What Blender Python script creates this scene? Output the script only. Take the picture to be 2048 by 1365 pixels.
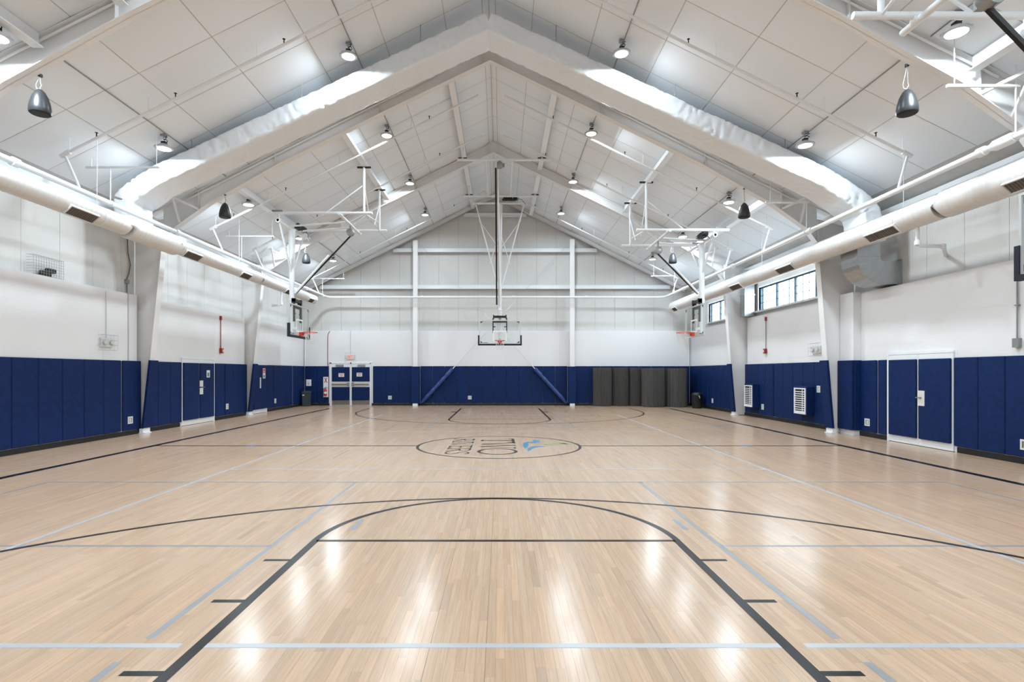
import bpy, math, random
from mathutils import Vector, noise
random.seed(7)
scene = bpy.context.scene
for o in list(bpy.data.objects): bpy.data.objects.remove(o)
C = scene.collection
PI = math.pi

# ------------------------------------------------------------------ camera
FPX, CAMH = 1092.0, 1.674
cd = bpy.data.cameras.new('camera'); cam = bpy.data.objects.new('camera', cd); C.objects.link(cam)
cd.sensor_fit = 'HORIZONTAL'; cd.sensor_width = 36.0; cd.lens = FPX / 2048 * 36.0
cam.location = (0, 0, CAMH); cam.rotation_euler = (PI / 2, 0, 0)
cd.shift_x = (1024 - 1002) / 2048.0
cd.shift_y = (745 - 682.5) / 2048.0
cd.clip_start = 0.05; cd.clip_end = 200
scene.camera = cam

# ------------------------------------------------------------------ world, light, exposure
SKY_STRENGTH = 13.0
LED_WATTS = 122.0
w = bpy.data.worlds.new('overcast_sky'); scene.world = w; w.use_nodes = True
bg = w.node_tree.nodes['Background']; bg.inputs[0].default_value = (0.80, 0.91, 1.0, 1); bg.inputs[1].default_value = SKY_STRENGTH
vs = scene.view_settings
vs.view_transform = 'Standard'; vs.look = 'None'; vs.gamma = 1.0; vs.exposure = 0.0; vs.use_curve_mapping = False
scene.cycles.max_bounces = 5; scene.cycles.diffuse_bounces = 4; scene.cycles.glossy_bounces = 2; scene.cycles.use_light_tree = False
scene.cycles.adaptive_threshold = 0.06; scene.cycles.adaptive_min_samples = 24; scene.cycles.transmission_bounces = 4
scene.cycles.caustics_reflective = False; scene.cycles.caustics_refractive = False

# ------------------------------------------------------------------ main dimensions (metres, camera foot at the origin)
XC = -0.30                      # building axis
CX = -0.05                      # court axis
LIN_L, LIN_R, LIN_F, LIN_N = -10.10, 9.75, 27.72, -2.70   # liner faces
CMU_L, CMU_R, CMU_F, CMU_N = -9.92, 9.53, 27.50, -2.50    # block faces
CMU_TOP = 3.77
PAD_T, PAD_Z0, PAD_Z1 = 0.055, 0.13, 1.98
APEX = 10.67
def ceil_z(x): return APEX - 0.5 * abs(x - XC)
FRAMES = [2.55, 8.85, 15.05, 21.30]

# ------------------------------------------------------------------ materials
def srgb(r, g, b):
    f = lambda c: (c / 255 / 12.92) if c / 255 <= 0.04045 else ((c / 255 + 0.055) / 1.055) ** 2.4
    return (f(r), f(g), f(b), 1)
M = {}
def mat(name, col, rough=0.5, metal=0.0, var=0.05, scale=3.0, bump=0.0, bscale=40.0, spec=0.5, emit=None, coat=0.0):
    m = bpy.data.materials.new(name); m.use_nodes = True
    nt = m.node_tree; N, L = nt.nodes, nt.links; b = N['Principled BSDF']
    c = srgb(*col)
    tc = N.new('ShaderNodeTexCoord')
    if var > 0.035:
        nz = N.new('ShaderNodeTexNoise'); nz.inputs['Scale'].default_value = scale; nz.inputs['Detail'].default_value = 1
        L.new(tc.outputs['Object'], nz.inputs['Vector'])
        rp = N.new('ShaderNodeValToRGB')
        rp.color_ramp.elements[0].position = 0.3; rp.color_ramp.elements[1].position = 0.7
        rp.color_ramp.elements[0].color = tuple(v * (1 - var) for v in c[:3]) + (1,)
        rp.color_ramp.elements[1].color = tuple(min(1, v * (1 + var)) for v in c[:3]) + (1,)
        L.new(nz.outputs['Fac'], rp.inputs['Fac']); L.new(rp.outputs['Color'], b.inputs['Base Color'])
    else:
        b.inputs['Base Color'].default_value = c
    b.inputs['Roughness'].default_value = rough; b.inputs['Metallic'].default_value = metal
    b.inputs['Specular IOR Level'].default_value = spec
    if coat: b.inputs['Coat Weight'].default_value = coat
    if bump > 0:
        n2 = N.new('ShaderNodeTexNoise'); n2.inputs['Scale'].default_value = bscale; n2.inputs['Detail'].default_value = 1
        L.new(tc.outputs['Object'], n2.inputs['Vector'])
        bp = N.new('ShaderNodeBump'); bp.inputs['Strength'].default_value = bump; bp.inputs['Distance'].default_value = 0.01
        L.new(n2.outputs['Fac'], bp.inputs['Height']); L.new(bp.outputs['Normal'], b.inputs['Normal'])
    if emit:
        b.inputs['Emission Color'].default_value = srgb(*emit[0]); b.inputs['Emission Strength'].default_value = emit[1]
    M[name] = m
    return m
mat('white_steel', (229, 232, 234), 0.4, var=0.02)
mat('frame_paint', (231, 230, 229), 0.45, var=0.03)
mat('block_paint', (226, 226, 227), 0.6, var=0.02, scale=1.2, bump=0.25, bscale=60)
mat('ceiling_vinyl', (234, 240, 245), 0.45, var=0.015, scale=0.8, bump=0.12, bscale=2.2)
mat('ceiling_seam', (196, 196, 195), 0.7)
mat('backing', (120, 118, 116), 0.8)
mat('pad_vinyl', (14, 38, 84), 0.55, var=0.15, scale=9, bump=0.12, bscale=5, spec=0.15)
mat('brace_vinyl', (40, 66, 124), 0.35, var=0.12, scale=12, bump=0.4, bscale=9)
mat('pad_dark', (14, 22, 42), 0.6, var=0.05)
mat('black_rubber', (18, 18, 19), 0.55, var=0.1)
mat('black_paint', (26, 26, 27), 0.45, var=0.05)
mat('black_strap', (14, 14, 15), 0.7, var=0.1, scale=60)
mat('speaker_black', (42, 43, 45), 0.35, var=0.03)
mat('speaker_grille', (14, 14, 15), 0.7, bump=0.5, bscale=300)
mat('duct_white', (214, 212, 209), 0.35, var=0.02)
mat('duct_wrap', (230, 235, 240), 0.32, var=0.02, bump=0.25, bscale=7)
mat('galvanised', (176, 180, 182), 0.34, metal=0.85, var=0.05, scale=10)
mat('grille_dark', (104, 98, 92), 0.6, var=0.05)
mat('heater_dark', (22, 22, 24), 0.7)
mat('zinc', (150, 151, 150), 0.45, metal=0.6)
mat('alu', (205, 207, 209), 0.35, metal=0.5, var=0.02)
mat('steel_kick', (150, 142, 132), 0.35, metal=0.7, var=0.08)
mat('brass_bar', (158, 142, 118), 0.35, metal=0.6)
mat('red_paint', (150, 34, 32), 0.4, var=0.05)
mat('red_ext', (198, 22, 26), 0.3, var=0.03)
mat('rim_orange', (214, 62, 28), 0.4, var=0.04)
mat('net_white', (214, 214, 210), 0.8)
mat('board_mark', (70, 72, 74), 0.5, var=0)
mat('target_white', (238, 238, 238), 0.5, var=0)
mat('paper_white', (228, 229, 230), 0.6, var=0.01)
mat('plate_white', (216, 217, 212), 0.4, var=0.02)
mat('sign_red', (190, 60, 58), 0.5, var=0.02)
mat('sign_pink', (232, 176, 170), 0.5, var=0.02)
mat('sign_green', (70, 150, 128), 0.5, var=0.03)
mat('exit_face', (240, 196, 188), 0.5, var=0, emit=((250, 150, 140), 0.35))
mat('mat_charcoal', (80, 78, 76), 0.9, var=0.12, scale=30, bump=0.5, bscale=160)
mat('bin_grey', (58, 66, 68), 0.55, var=0.05)
mat('bin_black', (30, 31, 33), 0.5, var=0.05)
mat('window_frame', (44, 74, 88), 0.4, var=0.04)
mat('line_black', (22, 21, 22), 0.28, spec=0.12, var=0.08, scale=8)
mat('line_white', (174, 175, 178), 0.3, var=0.03, scale=8)
mat('line_grey', (136, 137, 140), 0.3, var=0.05, scale=8)
mat('line_blue', (70, 110, 170), 0.3, var=0.05)
mat('logo_black', (26, 24, 25), 0.28, spec=0.12, var=0.05)
mat('logo_blue', (34, 122, 160), 0.3, var=0.1, scale=5)
mat('logo_green', (150, 156, 104), 0.3, var=0.1, scale=4)
mat('led_lens', (255, 255, 255), 0.4, var=0, emit=((255, 252, 246), 5.0))
mat('led_body', (176, 178, 180), 0.4, metal=0.4, var=0.03)
mat('slab', (90, 70, 52), 0.9)

for k_ in ('led_lens', 'exit_face'): M[k_].cycles.emission_sampling = 'NONE'   # the lamps below do the lighting
def glass_mat(name, tint, gloss):
    m = bpy.data.materials.new(name); m.use_nodes = True
    nt = m.node_tree; N, L = nt.nodes, nt.links; N.remove(N['Principled BSDF'])
    tr = N.new('ShaderNodeBsdfTransparent'); tr.inputs[0].default_value = tint
    gl = N.new('ShaderNodeBsdfGlossy'); gl.inputs['Roughness'].default_value = 0.03
    fr = N.new('ShaderNodeFresnel'); fr.inputs['IOR'].default_value = 1.45
    mm = N.new('ShaderNodeMath'); mm.operation = 'MULTIPLY'; mm.inputs[1].default_value = gloss
    mx = N.new('ShaderNodeMixShader')
    ge = N.new('ShaderNodeNewGeometry'); om = N.new('ShaderNodeMath'); om.operation = 'SUBTRACT'; om.inputs[0].default_value = 1.0
    m2 = N.new('ShaderNodeMath'); m2.operation = 'MULTIPLY'
    L.new(ge.outputs['Backfacing'], om.inputs[1]); L.new(om.outputs[0], m2.inputs[0])
    L.new(fr.outputs[0], mm.inputs[0]); L.new(mm.outputs[0], m2.inputs[1]); L.new(m2.outputs[0], mx.inputs[0]); L.new(tr.outputs[0], mx.inputs[1]); L.new(gl.outputs[0], mx.inputs[2])
    L.new(mx.outputs[0], N['Material Output'].inputs[0]); M[name] = m
glass_mat('board_glass', (0.965, 0.98, 0.975, 1), 0.8)
glass_mat('window_glass', (0.97, 0.99, 1, 1), 1.0)

def wood_mat():
    m = bpy.data.materials.new('maple'); m.use_nodes = True
    nt = m.node_tree; N, L = nt.nodes, nt.links; b = N['Principled BSDF']
    at = N.new('ShaderNodeAttribute'); at.attribute_name = 'tint'
    geo = N.new('ShaderNodeNewGeometry')
    mp = N.new('ShaderNodeMapping'); mp.inputs['Scale'].default_value = (70, 2.2, 1)
    L.new(geo.outputs['Position'], mp.inputs['Vector'])
    ofs = N.new('ShaderNodeVectorMath'); ofs.operation = 'ADD'
    sc = N.new('ShaderNodeVectorMath'); sc.operation = 'SCALE'; sc.inputs['Scale'].default_value = 37.0
    L.new(at.outputs['Color'], sc.inputs[0]); L.new(mp.outputs[0], ofs.inputs[0]); L.new(sc.outputs[0], ofs.inputs[1])
    nz = N.new('ShaderNodeTexNoise'); nz.inputs['Scale'].default_value = 1.0; nz.inputs['Detail'].default_value = 3; nz.inputs['Roughness'].default_value = 0.6
    L.new(ofs.outputs[0], nz.inputs['Vector'])
    rp = N.new('ShaderNodeValToRGB'); e = rp.color_ramp.elements
    e[0].position = 0.25; e[0].color = (0.86, 0.84, 0.80, 1); e[1].position = 0.75; e[1].color = (1.07, 1.07, 1.07, 1)
    L.new(nz.outputs['Fac'], rp.inputs['Fac'])
    mx = N.new('ShaderNodeMix'); mx.data_type = 'RGBA'; mx.blend_type = 'MULTIPLY'; mx.inputs[0].default_value = 1.0
    L.new(at.outputs['Color'], mx.inputs[6]); L.new(rp.outputs['Color'], mx.inputs[7])
    L.new(mx.outputs[2], b.inputs['Base Color'])
    b.inputs['Roughness'].default_value = 0.19; b.inputs['Specular IOR Level'].default_value = 0.24
    M['maple'] = m
wood_mat()

def liner_mat():
    m = mat('liner_metal', (207, 206, 203), 0.5, var=0.02, scale=1.0)
    nt = m.node_tree; N, L = nt.nodes, nt.links; b = N['Principled BSDF']
    geo = N.new('ShaderNodeNewGeometry'); sp = N.new('ShaderNodeSeparateXYZ'); L.new(geo.outputs['Position'], sp.inputs[0])
    ad = N.new('ShaderNodeMath'); ad.operation = 'ADD'; L.new(sp.outputs[0], ad.inputs[0]); L.new(sp.outputs[1], ad.inputs[1])
    mu = N.new('ShaderNodeMath'); mu.operation = 'MULTIPLY'; mu.inputs[1].default_value = 2 * PI / 0.075; L.new(ad.outputs[0], mu.inputs[0])
    si = N.new('ShaderNodeMath'); si.operation = 'SINE'; L.new(mu.outputs[0], si.inputs[0])
    bp = N.new('ShaderNodeBump'); bp.inputs['Strength'].default_value = 0.25; bp.inputs['Distance'].default_value = 0.004
    L.new(si.outputs[0], bp.inputs['Height']); L.new(bp.outputs[0], b.inputs['Normal'])
liner_mat()

# ------------------------------------------------------------------ mesh builder and object helpers
class MB:
    def __init__(s): s.v = []; s.f = []; s.sm = []; s.col = []
    def face(s, idx, smooth=False): s.f.append(tuple(idx)); s.sm.append(smooth)
    def box(s, x0, x1, y0, y1, z0, z1):
        if x0 > x1: x0, x1 = x1, x0
        if y0 > y1: y0, y1 = y1, y0
        n = len(s.v)
        s.v += [(x0,y0,z0),(x1,y0,z0),(x1,y1,z0),(x0,y1,z0),(x0,y0,z1),(x1,y0,z1),(x1,y1,z1),(x0,y1,z1)]
        for q in ((0,3,2,1),(4,5,6,7),(0,1,5,4),(1,2,6,5),(2,3,7,6),(3,0,4,7)): s.face([n+i for i in q])
        return s
    def cbox(s, x0, x1, y0, y1, z0, z1, c=0.012):
        """box with chamfered edges (rounded look)"""
        if x0 > x1: x0, x1 = x1, x0
        if y0 > y1: y0, y1 = y1, y0
        X, Y, Z = (x0, x1), (y0, y1), (z0, z1)
        sg = (1, -1); n = len(s.v); idx = {}
        for i in (0,1):
            for j in (0,1):
                for k in (0,1):
                    for a in range(3):
                        p = [X[i] + (sg[i]*c if a != 0 else 0), Y[j] + (sg[j]*c if a != 1 else 0), Z[k] + (sg[k]*c if a != 2 else 0)]
                        idx[(i,j,k,a)] = len(s.v); s.v.append(tuple(p))
        def q(l, flip): s.face(l[::-1] if flip else l, False)
        for a in range(3):
            b, d = (a+1) % 3, (a+2) % 3
            for e in (0,1):
                l = []
                for (u, v) in ((0,0),(1,0),(1,1),(0,1)):
                    t = [0,0,0]; t[a] = e; t[b] = u; t[d] = v; l.append(idx[(t[0],t[1],t[2],a)])
                q(l, e == 0)
            for u in (0,1):
                for v in (0,1):   # edge along a
                    l = []
                    for (e, w_) in ((0,b),(1,b),(1,d),(0,d)):
                        t = [0,0,0]; t[a] = e; t[b] = u; t[d] = v; l.append(idx[(t[0],t[1],t[2],w_)])
                    q(l, u != v)
        for i in (0,1):
            for j in (0,1):
                for k in (0,1):
                    l = [idx[(i,j,k,0)], idx[(i,j,k,1)], idx[(i,j,k,2)]]
                    q(l, (i+j+k) % 2 == 0)
        return s
    def extrude(s, poly, vec):
        n = len(s.v); k = len(poly); vec = Vector(vec)
        s.v += [tuple(p) for p in poly] + [tuple(Vector(p) + vec) for p in poly]
        s.face(list(range(n, n+k))[::-1]); s.face(range(n+k, n+2*k))
        for i in range(k):
            j = (i+1) % k; s.face((n+i, n+j, n+k+j, n+k+i))
        return s
    def prism(s, poly, y0, y1): return s.extrude([(x, y0, z) for x, z in poly], (0, y1 - y0, 0))
    def strip(s, pl, th, y0, y1):
        """bent plate: polyline (x,z) given thickness th to its normal side, width y0..y1"""
        k = len(pl); off = []
        for i in range(k):
            a = Vector(pl[max(0, i-1)]); b = Vector(pl[min(k-1, i+1)]); t = (b - a).normalized()
            off.append((pl[i][0] - t.y * th, pl[i][1] + t.x * th))
        n = len(s.v)
        for (p, o) in zip(pl, off):
            s.v += [(p[0], y0, p[1]), (p[0], y1, p[1]), (o[0], y1, o[1]), (o[0], y0, o[1])]
        for i in range(k-1):
            for a in range(4):
                b = (a+1) % 4
                s.face((n+4*i+a, n+4*i+b, n+4*i+4+b, n+4*i+4+a))
        s.face((n, n+3, n+2, n+1)); m = n+4*(k-1); s.face((m, m+1, m+2, m+3))
        return s
    def tube(s, path, r, n=10, cap=True, radii=None):
        P = [Vector(p) for p in path]; k = len(P); base = len(s.v)
        T = []
        for i in range(k):
            t = Vector((0,0,0))
            if i > 0: t += (P[i] - P[i-1]).normalized()
            if i < k-1: t += (P[i+1] - P[i]).normalized()
            T.append(t.normalized() if t.length > 1e-6 else Vector((0,0,1)))
        up = Vector((0,0,1)) if abs(T[0].z) < 0.9 else Vector((1,0,0))
        u = T[0].cross(up).normalized()
        for i in range(k):
            u = (u - T[i] * u.dot(T[i])).normalized(); v = T[i].cross(u)
            rr = radii[i] if radii else r
            for a in range(n):
                th = 2*PI*a/n; s.v.append(tuple(P[i] + u*(rr*math.cos(th)) + v*(rr*math.sin(th))))
        for i in range(k-1):
            for a in range(n):
                b = (a+1) % n; s.face((base+i*n+a, base+i*n+b, base+(i+1)*n+b, base+(i+1)*n+a), True)
        if cap:
            s.face([base+a for a in range(n)][::-1]); s.face([base+(k-1)*n+a for a in range(n)])
        return s
    def lathe(s, prof, c, n=24, lobes=0, amp=0.0):
        base = len(s.v); k = len(prof)
        for (r, z) in prof:
            for a in range(n):
                th = 2*PI*a/n; rr = r * (1 + (amp * math.cos(lobes*th) if lobes and r > 0.1 else 0))
                s.v.append((c[0] + rr*math.cos(th), c[1] + rr*math.sin(th), c[2] + z))
        for i in range(k-1):
            for a in range(n):
                b = (a+1) % n; s.face((base+i*n+a, base+i*n+b, base+(i+1)*n+b, base+(i+1)*n+a), True)
        s.face([base+a for a in range(n)][::-1]); s.face([base+(k-1)*n+a for a in range(n)])
        return s
    def bar(s, p0, p1, w_, h):
        """rectangular bar between two points"""
        p0, p1 = Vector(p0), Vector(p1); t = (p1 - p0).normalized()
        up = Vector((0,0,1)) if abs(t.z) < 0.95 else Vector((0,1,0))
        u = t.cross(up).normalized() * (w_/2); v = u.cross(t).normalized() * (h/2)
        q = [p0-u-v, p0+u-v, p0+u+v, p0-u+v]
        return s.extrude([tuple(x) for x in q], p1 - p0)
    def flat(s, poly, z):
        n = len(s.v); s.v += [(x, y, z) for x, y in poly]; s.face(range(n, n+len(poly))); return s
    def band(s, pts, width, z, closed=False):
        """flat painted line of given width along 2-D points"""
        k = len(pts); n = len(s.v)
        for i in range(k):
            a = Vector(pts[(i-1) % k] if closed else pts[max(0, i-1)]); b = Vector(pts[(i+1) % k] if closed else pts[min(k-1, i+1)])
            t = (b - a).normalized(); nx, ny = -t.y*width/2, t.x*width/2
            s.v += [(pts[i][0]-nx, pts[i][1]-ny, z), (pts[i][0]+nx, pts[i][1]+ny, z)]
        for i in range(k if closed else k-1):
            j = (i+1) % k; s.face((n+2*i, n+2*j, n+2*j+1, n+2*i+1))
        return s

W = {}
def setp(o, label=None, cat=None, group=None, kind=None):
    if label: o['label'] = label
    if cat: o['category'] = cat
    if group: o['group'] = group
    if kind: o['kind'] = kind
    return o
def mk(name, mb, m, parent=None, label=None, cat=None, group=None, kind=None, base=None):
    xs, ys, zs = zip(*mb.v)
    if base is None:
        base = Vector(((min(xs)+max(xs))/2, (min(ys)+max(ys))/2, min(zs) if parent is None else (min(zs)+max(zs))/2))
    base = Vector(base)
    me = bpy.data.meshes.new(name)
    me.from_pydata([(x-base.x, y-base.y, z-base.z) for x, y, z in mb.v], [], mb.f)
    me.polygons.foreach_set('use_smooth', mb.sm)
    if any(mb.sm):
        try: me.set_sharp_from_angle(angle=0.7)
        except Exception: pass
    me.materials.append(M[m]); me.update()
    o = bpy.data.objects.new(name, me); C.objects.link(o)
    if parent is not None:
        o.parent = parent; o.location = base - W[parent.name]
    else: o.location = base
    W[o.name] = base
    return setp(o, label, cat, group, kind)
def inst(src, name, delta, parent):
    """copy of a part with shared mesh, moved by delta from the source's world place"""
    o = src.copy(); o.name = name; C.objects.link(o); o.parent = parent
    b = W[src.name] + Vector(delta); W[o.name] = b
    o.location = b - W[parent.name] if parent is not None else b
    return o
def thing(name, label, cat, loc, group=None, kind=None):
    o = bpy.data.objects.new(name, None); C.objects.link(o); o.location = loc; o.empty_display_size = 0.2
    W[o.name] = Vector(loc)
    return setp(o, label, cat, group, kind)
def copy_tree(root, delta, label=None):
    r = root.copy(); C.objects.link(r); r.location = Vector(root.location) + Vector(delta); W[r.name] = W[root.name] + Vector(delta)
    if label: r['label'] = label
    for ch in list(root.children):
        c = ch.copy(); C.objects.link(c); c.parent = r; W[c.name] = W[ch.name] + Vector(delta)
        for g in list(ch.children):
            d = g.copy(); C.objects.link(d); d.parent = c; W[d.name] = W[g.name] + Vector(delta)
    return r
ORD = ['nearest', 'second nearest', 'third nearest', 'fourth nearest', 'fifth nearest', 'sixth nearest', 'seventh nearest']

# ================================================================== STRUCTURE
# ---- floor: every maple strip is real; the 300 that show largest are parts of their own
floor = mk('floor', MB().box(LIN_L-0.1, LIN_R+0.1, LIN_N-0.1, LIN_F+0.1, -0.12, -0.012), 'slab', kind='structure')
def planks():
    rnd = random.Random(3); SW = 0.0572; out = []
    x = LIN_L
    while x < LIN_R:
        y = LIN_N - rnd.uniform(0, 1.2)
        wide = rnd.random() < 0.10
        while y < LIN_F:
            L = rnd.uniform(0.35, 1.55)
            y0, y1 = max(y, LIN_N), min(y + L, LIN_F)
            if y1 - y0 > 0.02: out.append((x, y0, min(x + SW, LIN_R), y1, wide))
            y += L
        x += SW
    def tint():
        a = rnd.gauss(0, 1); h = rnd.gauss(0, 1)
        k = 1 + 0.043 * max(-2.2, min(1.8, a))
        if rnd.random() < 0.05: k *= 0.90
        r, g, b = 0.525, 0.366, 0.252
        return (r*k*(1+0.010*h), g*k*(1-0.006*h), b*k*(1-0.025*h), 1)
    def score(p):
        xc, yc = (p[0]+p[2])/2, (p[1]+p[3])/2
        d0 = max(p[1], 2.96)
        if p[3] < 3.05 or abs(xc) > 0.93 * yc: return 0
        return (p[2]-p[0]) * FPX / yc * (CAMH*FPX) * (1/d0 - 1/p[3])
    order = sorted(range(len(out)), key=lambda i: -score(out[i])); near = set(order[:300])
    rest = MB(); cols = []
    def add(mb, p, g):
        x0, y0, x1, y1, wide = p; ga = 0.0005 + (0.0010 if wide else 0); zt = 0.0; zb = -0.011
        n = len(mb.v); X0, X1, Y0, Y1 = x0+0.0002, x1-ga, y0+0.0003, y1-0.0004
        mb.v += [(X0,Y0,zt),(X1,Y0,zt),(X1,Y1,zt),(X0,Y1,zt),(X0,Y0,zb),(X1,Y0,zb),(X1,Y1,zb),(X0,Y1,zb)]
        for q in ((0,1,2,3),(0,4,5,1),(1,5,6,2),(2,6,7,3),(3,7,4,0)): mb.face([n+i for i in q])
    def paint(o, cl):
        a = o.data.attributes.new('tint', 'FLOAT_COLOR', 'POINT')
        a.data.foreach_set('color', [c for t in cl for _ in range(8) for c in t])
    for i, p in enumerate(out):
        t = tint()
        if i in near:
            mb = MB(); add(mb, p, 0); o = mk('plank', mb, 'maple', floor); paint(o, [t])
        else:
            add(rest, p, 0); cols.append(t)
    o = mk('plank_field', rest, 'maple', floor, kind='stuff'); paint(o, cols)
planks()

# ---- painted court markings (flat paint, parts of the floor)
ZL = 0.0010
BASE_N, BASE_FAR, MID = -0.37, 25.21, 12.42
def line(mb, name, m): return mk(name, mb, m, floor)
def arc(cx, cy, r, a0, a1, n=64): return [(cx + r*math.cos(a0+(a1-a0)*i/n), cy + r*math.sin(a0+(a1-a0)*i/n)) for i in range(n+1)]
line(MB().band([(-7.90, BASE_N), (-7.90, BASE_FAR)], 0.15, ZL), 'sideline', 'line_black')
line(MB().band([(7.77, BASE_N), (7.77, BASE_FAR)], 0.15, ZL), 'sideline', 'line_black')
mb = MB()
mb.band([(-7.85, MID), (CX-1.86, MID)], 0.09, ZL); mb.band([(CX+1.86, MID), (7.72, MID)], 0.09, ZL)
line(mb, 'half_court_line', 'line_black')
line(MB().band(arc(CX, MID, 1.83, 0, 2*PI*(1-1/96), 95), 0.062, ZL, closed=True), 'centre_circle', 'line_black')
for sgn, yb in ((1, BASE_N), (-1, BASE_FAR)):
    yf = yb + sgn*5.79
    mb = MB()
    for s in (-1, 1):
        mb.band([(CX+s*1.795, yb), (CX+s*1.795, yf)], 0.075, ZL)
        for t in (2.13+1.27, 2.13+1.27+0.96, 2.13+1.27+1.83):
            yy = yb + sgn*t
            mb.band([(CX+s*1.83, yy), (CX+s*2.06, yy)], 0.05, ZL)
        mb.band([(CX+s*1.83, yb+sgn*2.24), (CX+s*2.06, yb+sgn*2.24)], 0.3, ZL)
    mb.band([(CX-1.78, yf), (CX+1.78, yf)], 0.06, ZL)
    line(mb, 'free_throw_lane', 'line_black')
    a0, a1 = (0, PI) if sgn > 0 else (PI, 2*PI)
    line(MB().band(arc(CX, yf, 1.80, a0, a1), 0.07, ZL), 'free_throw_arc', 'line_black')
    yc = yb + sgn*1.6
    pts = arc(CX, yc, 6.02, a0, a1, 96)
    if sgn > 0: pts = [(CX+6.02, yb)] + pts + [(CX-6.02, yb)]
    else: pts = [(CX-6.02, yb)] + pts + [(CX+6.02, yb)]
    line(MB().band(pts, 0.065, ZL), 'three_point_line', 'line_black')
mb = MB()
mb.band([(CX-4.62, 3.34), (CX-4.62, 21.5)], 0.055, ZL*0.8); mb.band([(CX+4.62, 3.34), (CX+4.62, 21.5)], 0.055, ZL*0.8)
for yy in (9.40, 15.44, 21.5): mb.band([(CX-4.59, yy), (CX+4.59, yy)], 0.05, ZL*0.8)
for a, b in ((-4.64, -1.91), (-1.79, 1.79), (1.91, 4.64)):
    mb.band([(CX+a, 3.34), (CX+b, 3.34)], 0.055, ZL*0.8)
line(mb, 'volleyball_line', 'line_white')
for yc in (5.26, 19.58):
    mb = MB()
    for s in (-1, 1):
        if yc < 10:
            mb.band([(CX+s*2.16, yc-3.05), (CX+s*2.16, 3.15)], 0.05, ZL*0.6); mb.band([(CX+s*2.16, 3.43), (CX+s*2.16, yc+3.05)], 0.05, ZL*0.6)
        else: mb.band([(CX+s*2.16, yc-3.05), (CX+s*2.16, yc+3.05)], 0.05, ZL*0.6)
        mb.band([(CX+s*2.18, yc), (CX+s*6.80, yc)], 0.045, ZL*0.6)
        mb.band([(CX+s*6.82, yc-3.05), (CX+s*6.82, yc+3.05)], 0.045, ZL*0.6)
        mb.band([(CX-6.8, yc+s*3.05), (CX+6.8, yc+s*3.05)], 0.045, ZL*0.6)
    line(mb, 'pickleball_line', 'line_grey')
line(MB().band([(-1.58, 5.80), (-1.58, 6.20)], 0.065, ZL), 'floor_mark', 'line_grey')
line(MB().band([(1.97, 5.80), (1.97, 6.20)], 0.065, ZL), 'floor_mark', 'line_grey')
line(MB().band([(-5.78, MID), (-5.58, MID)], 0.16, ZL*1.3), 'floor_mark', 'line_blue')
line(MB().band([(5.45, MID), (5.65, MID)], 0.16, ZL*1.3), 'floor_mark', 'line_blue')
line(MB().band([(-7.85, BASE_FAR), (7.72, BASE_FAR)], 0.03, ZL*0.5), 'baseline', 'line_grey')

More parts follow.
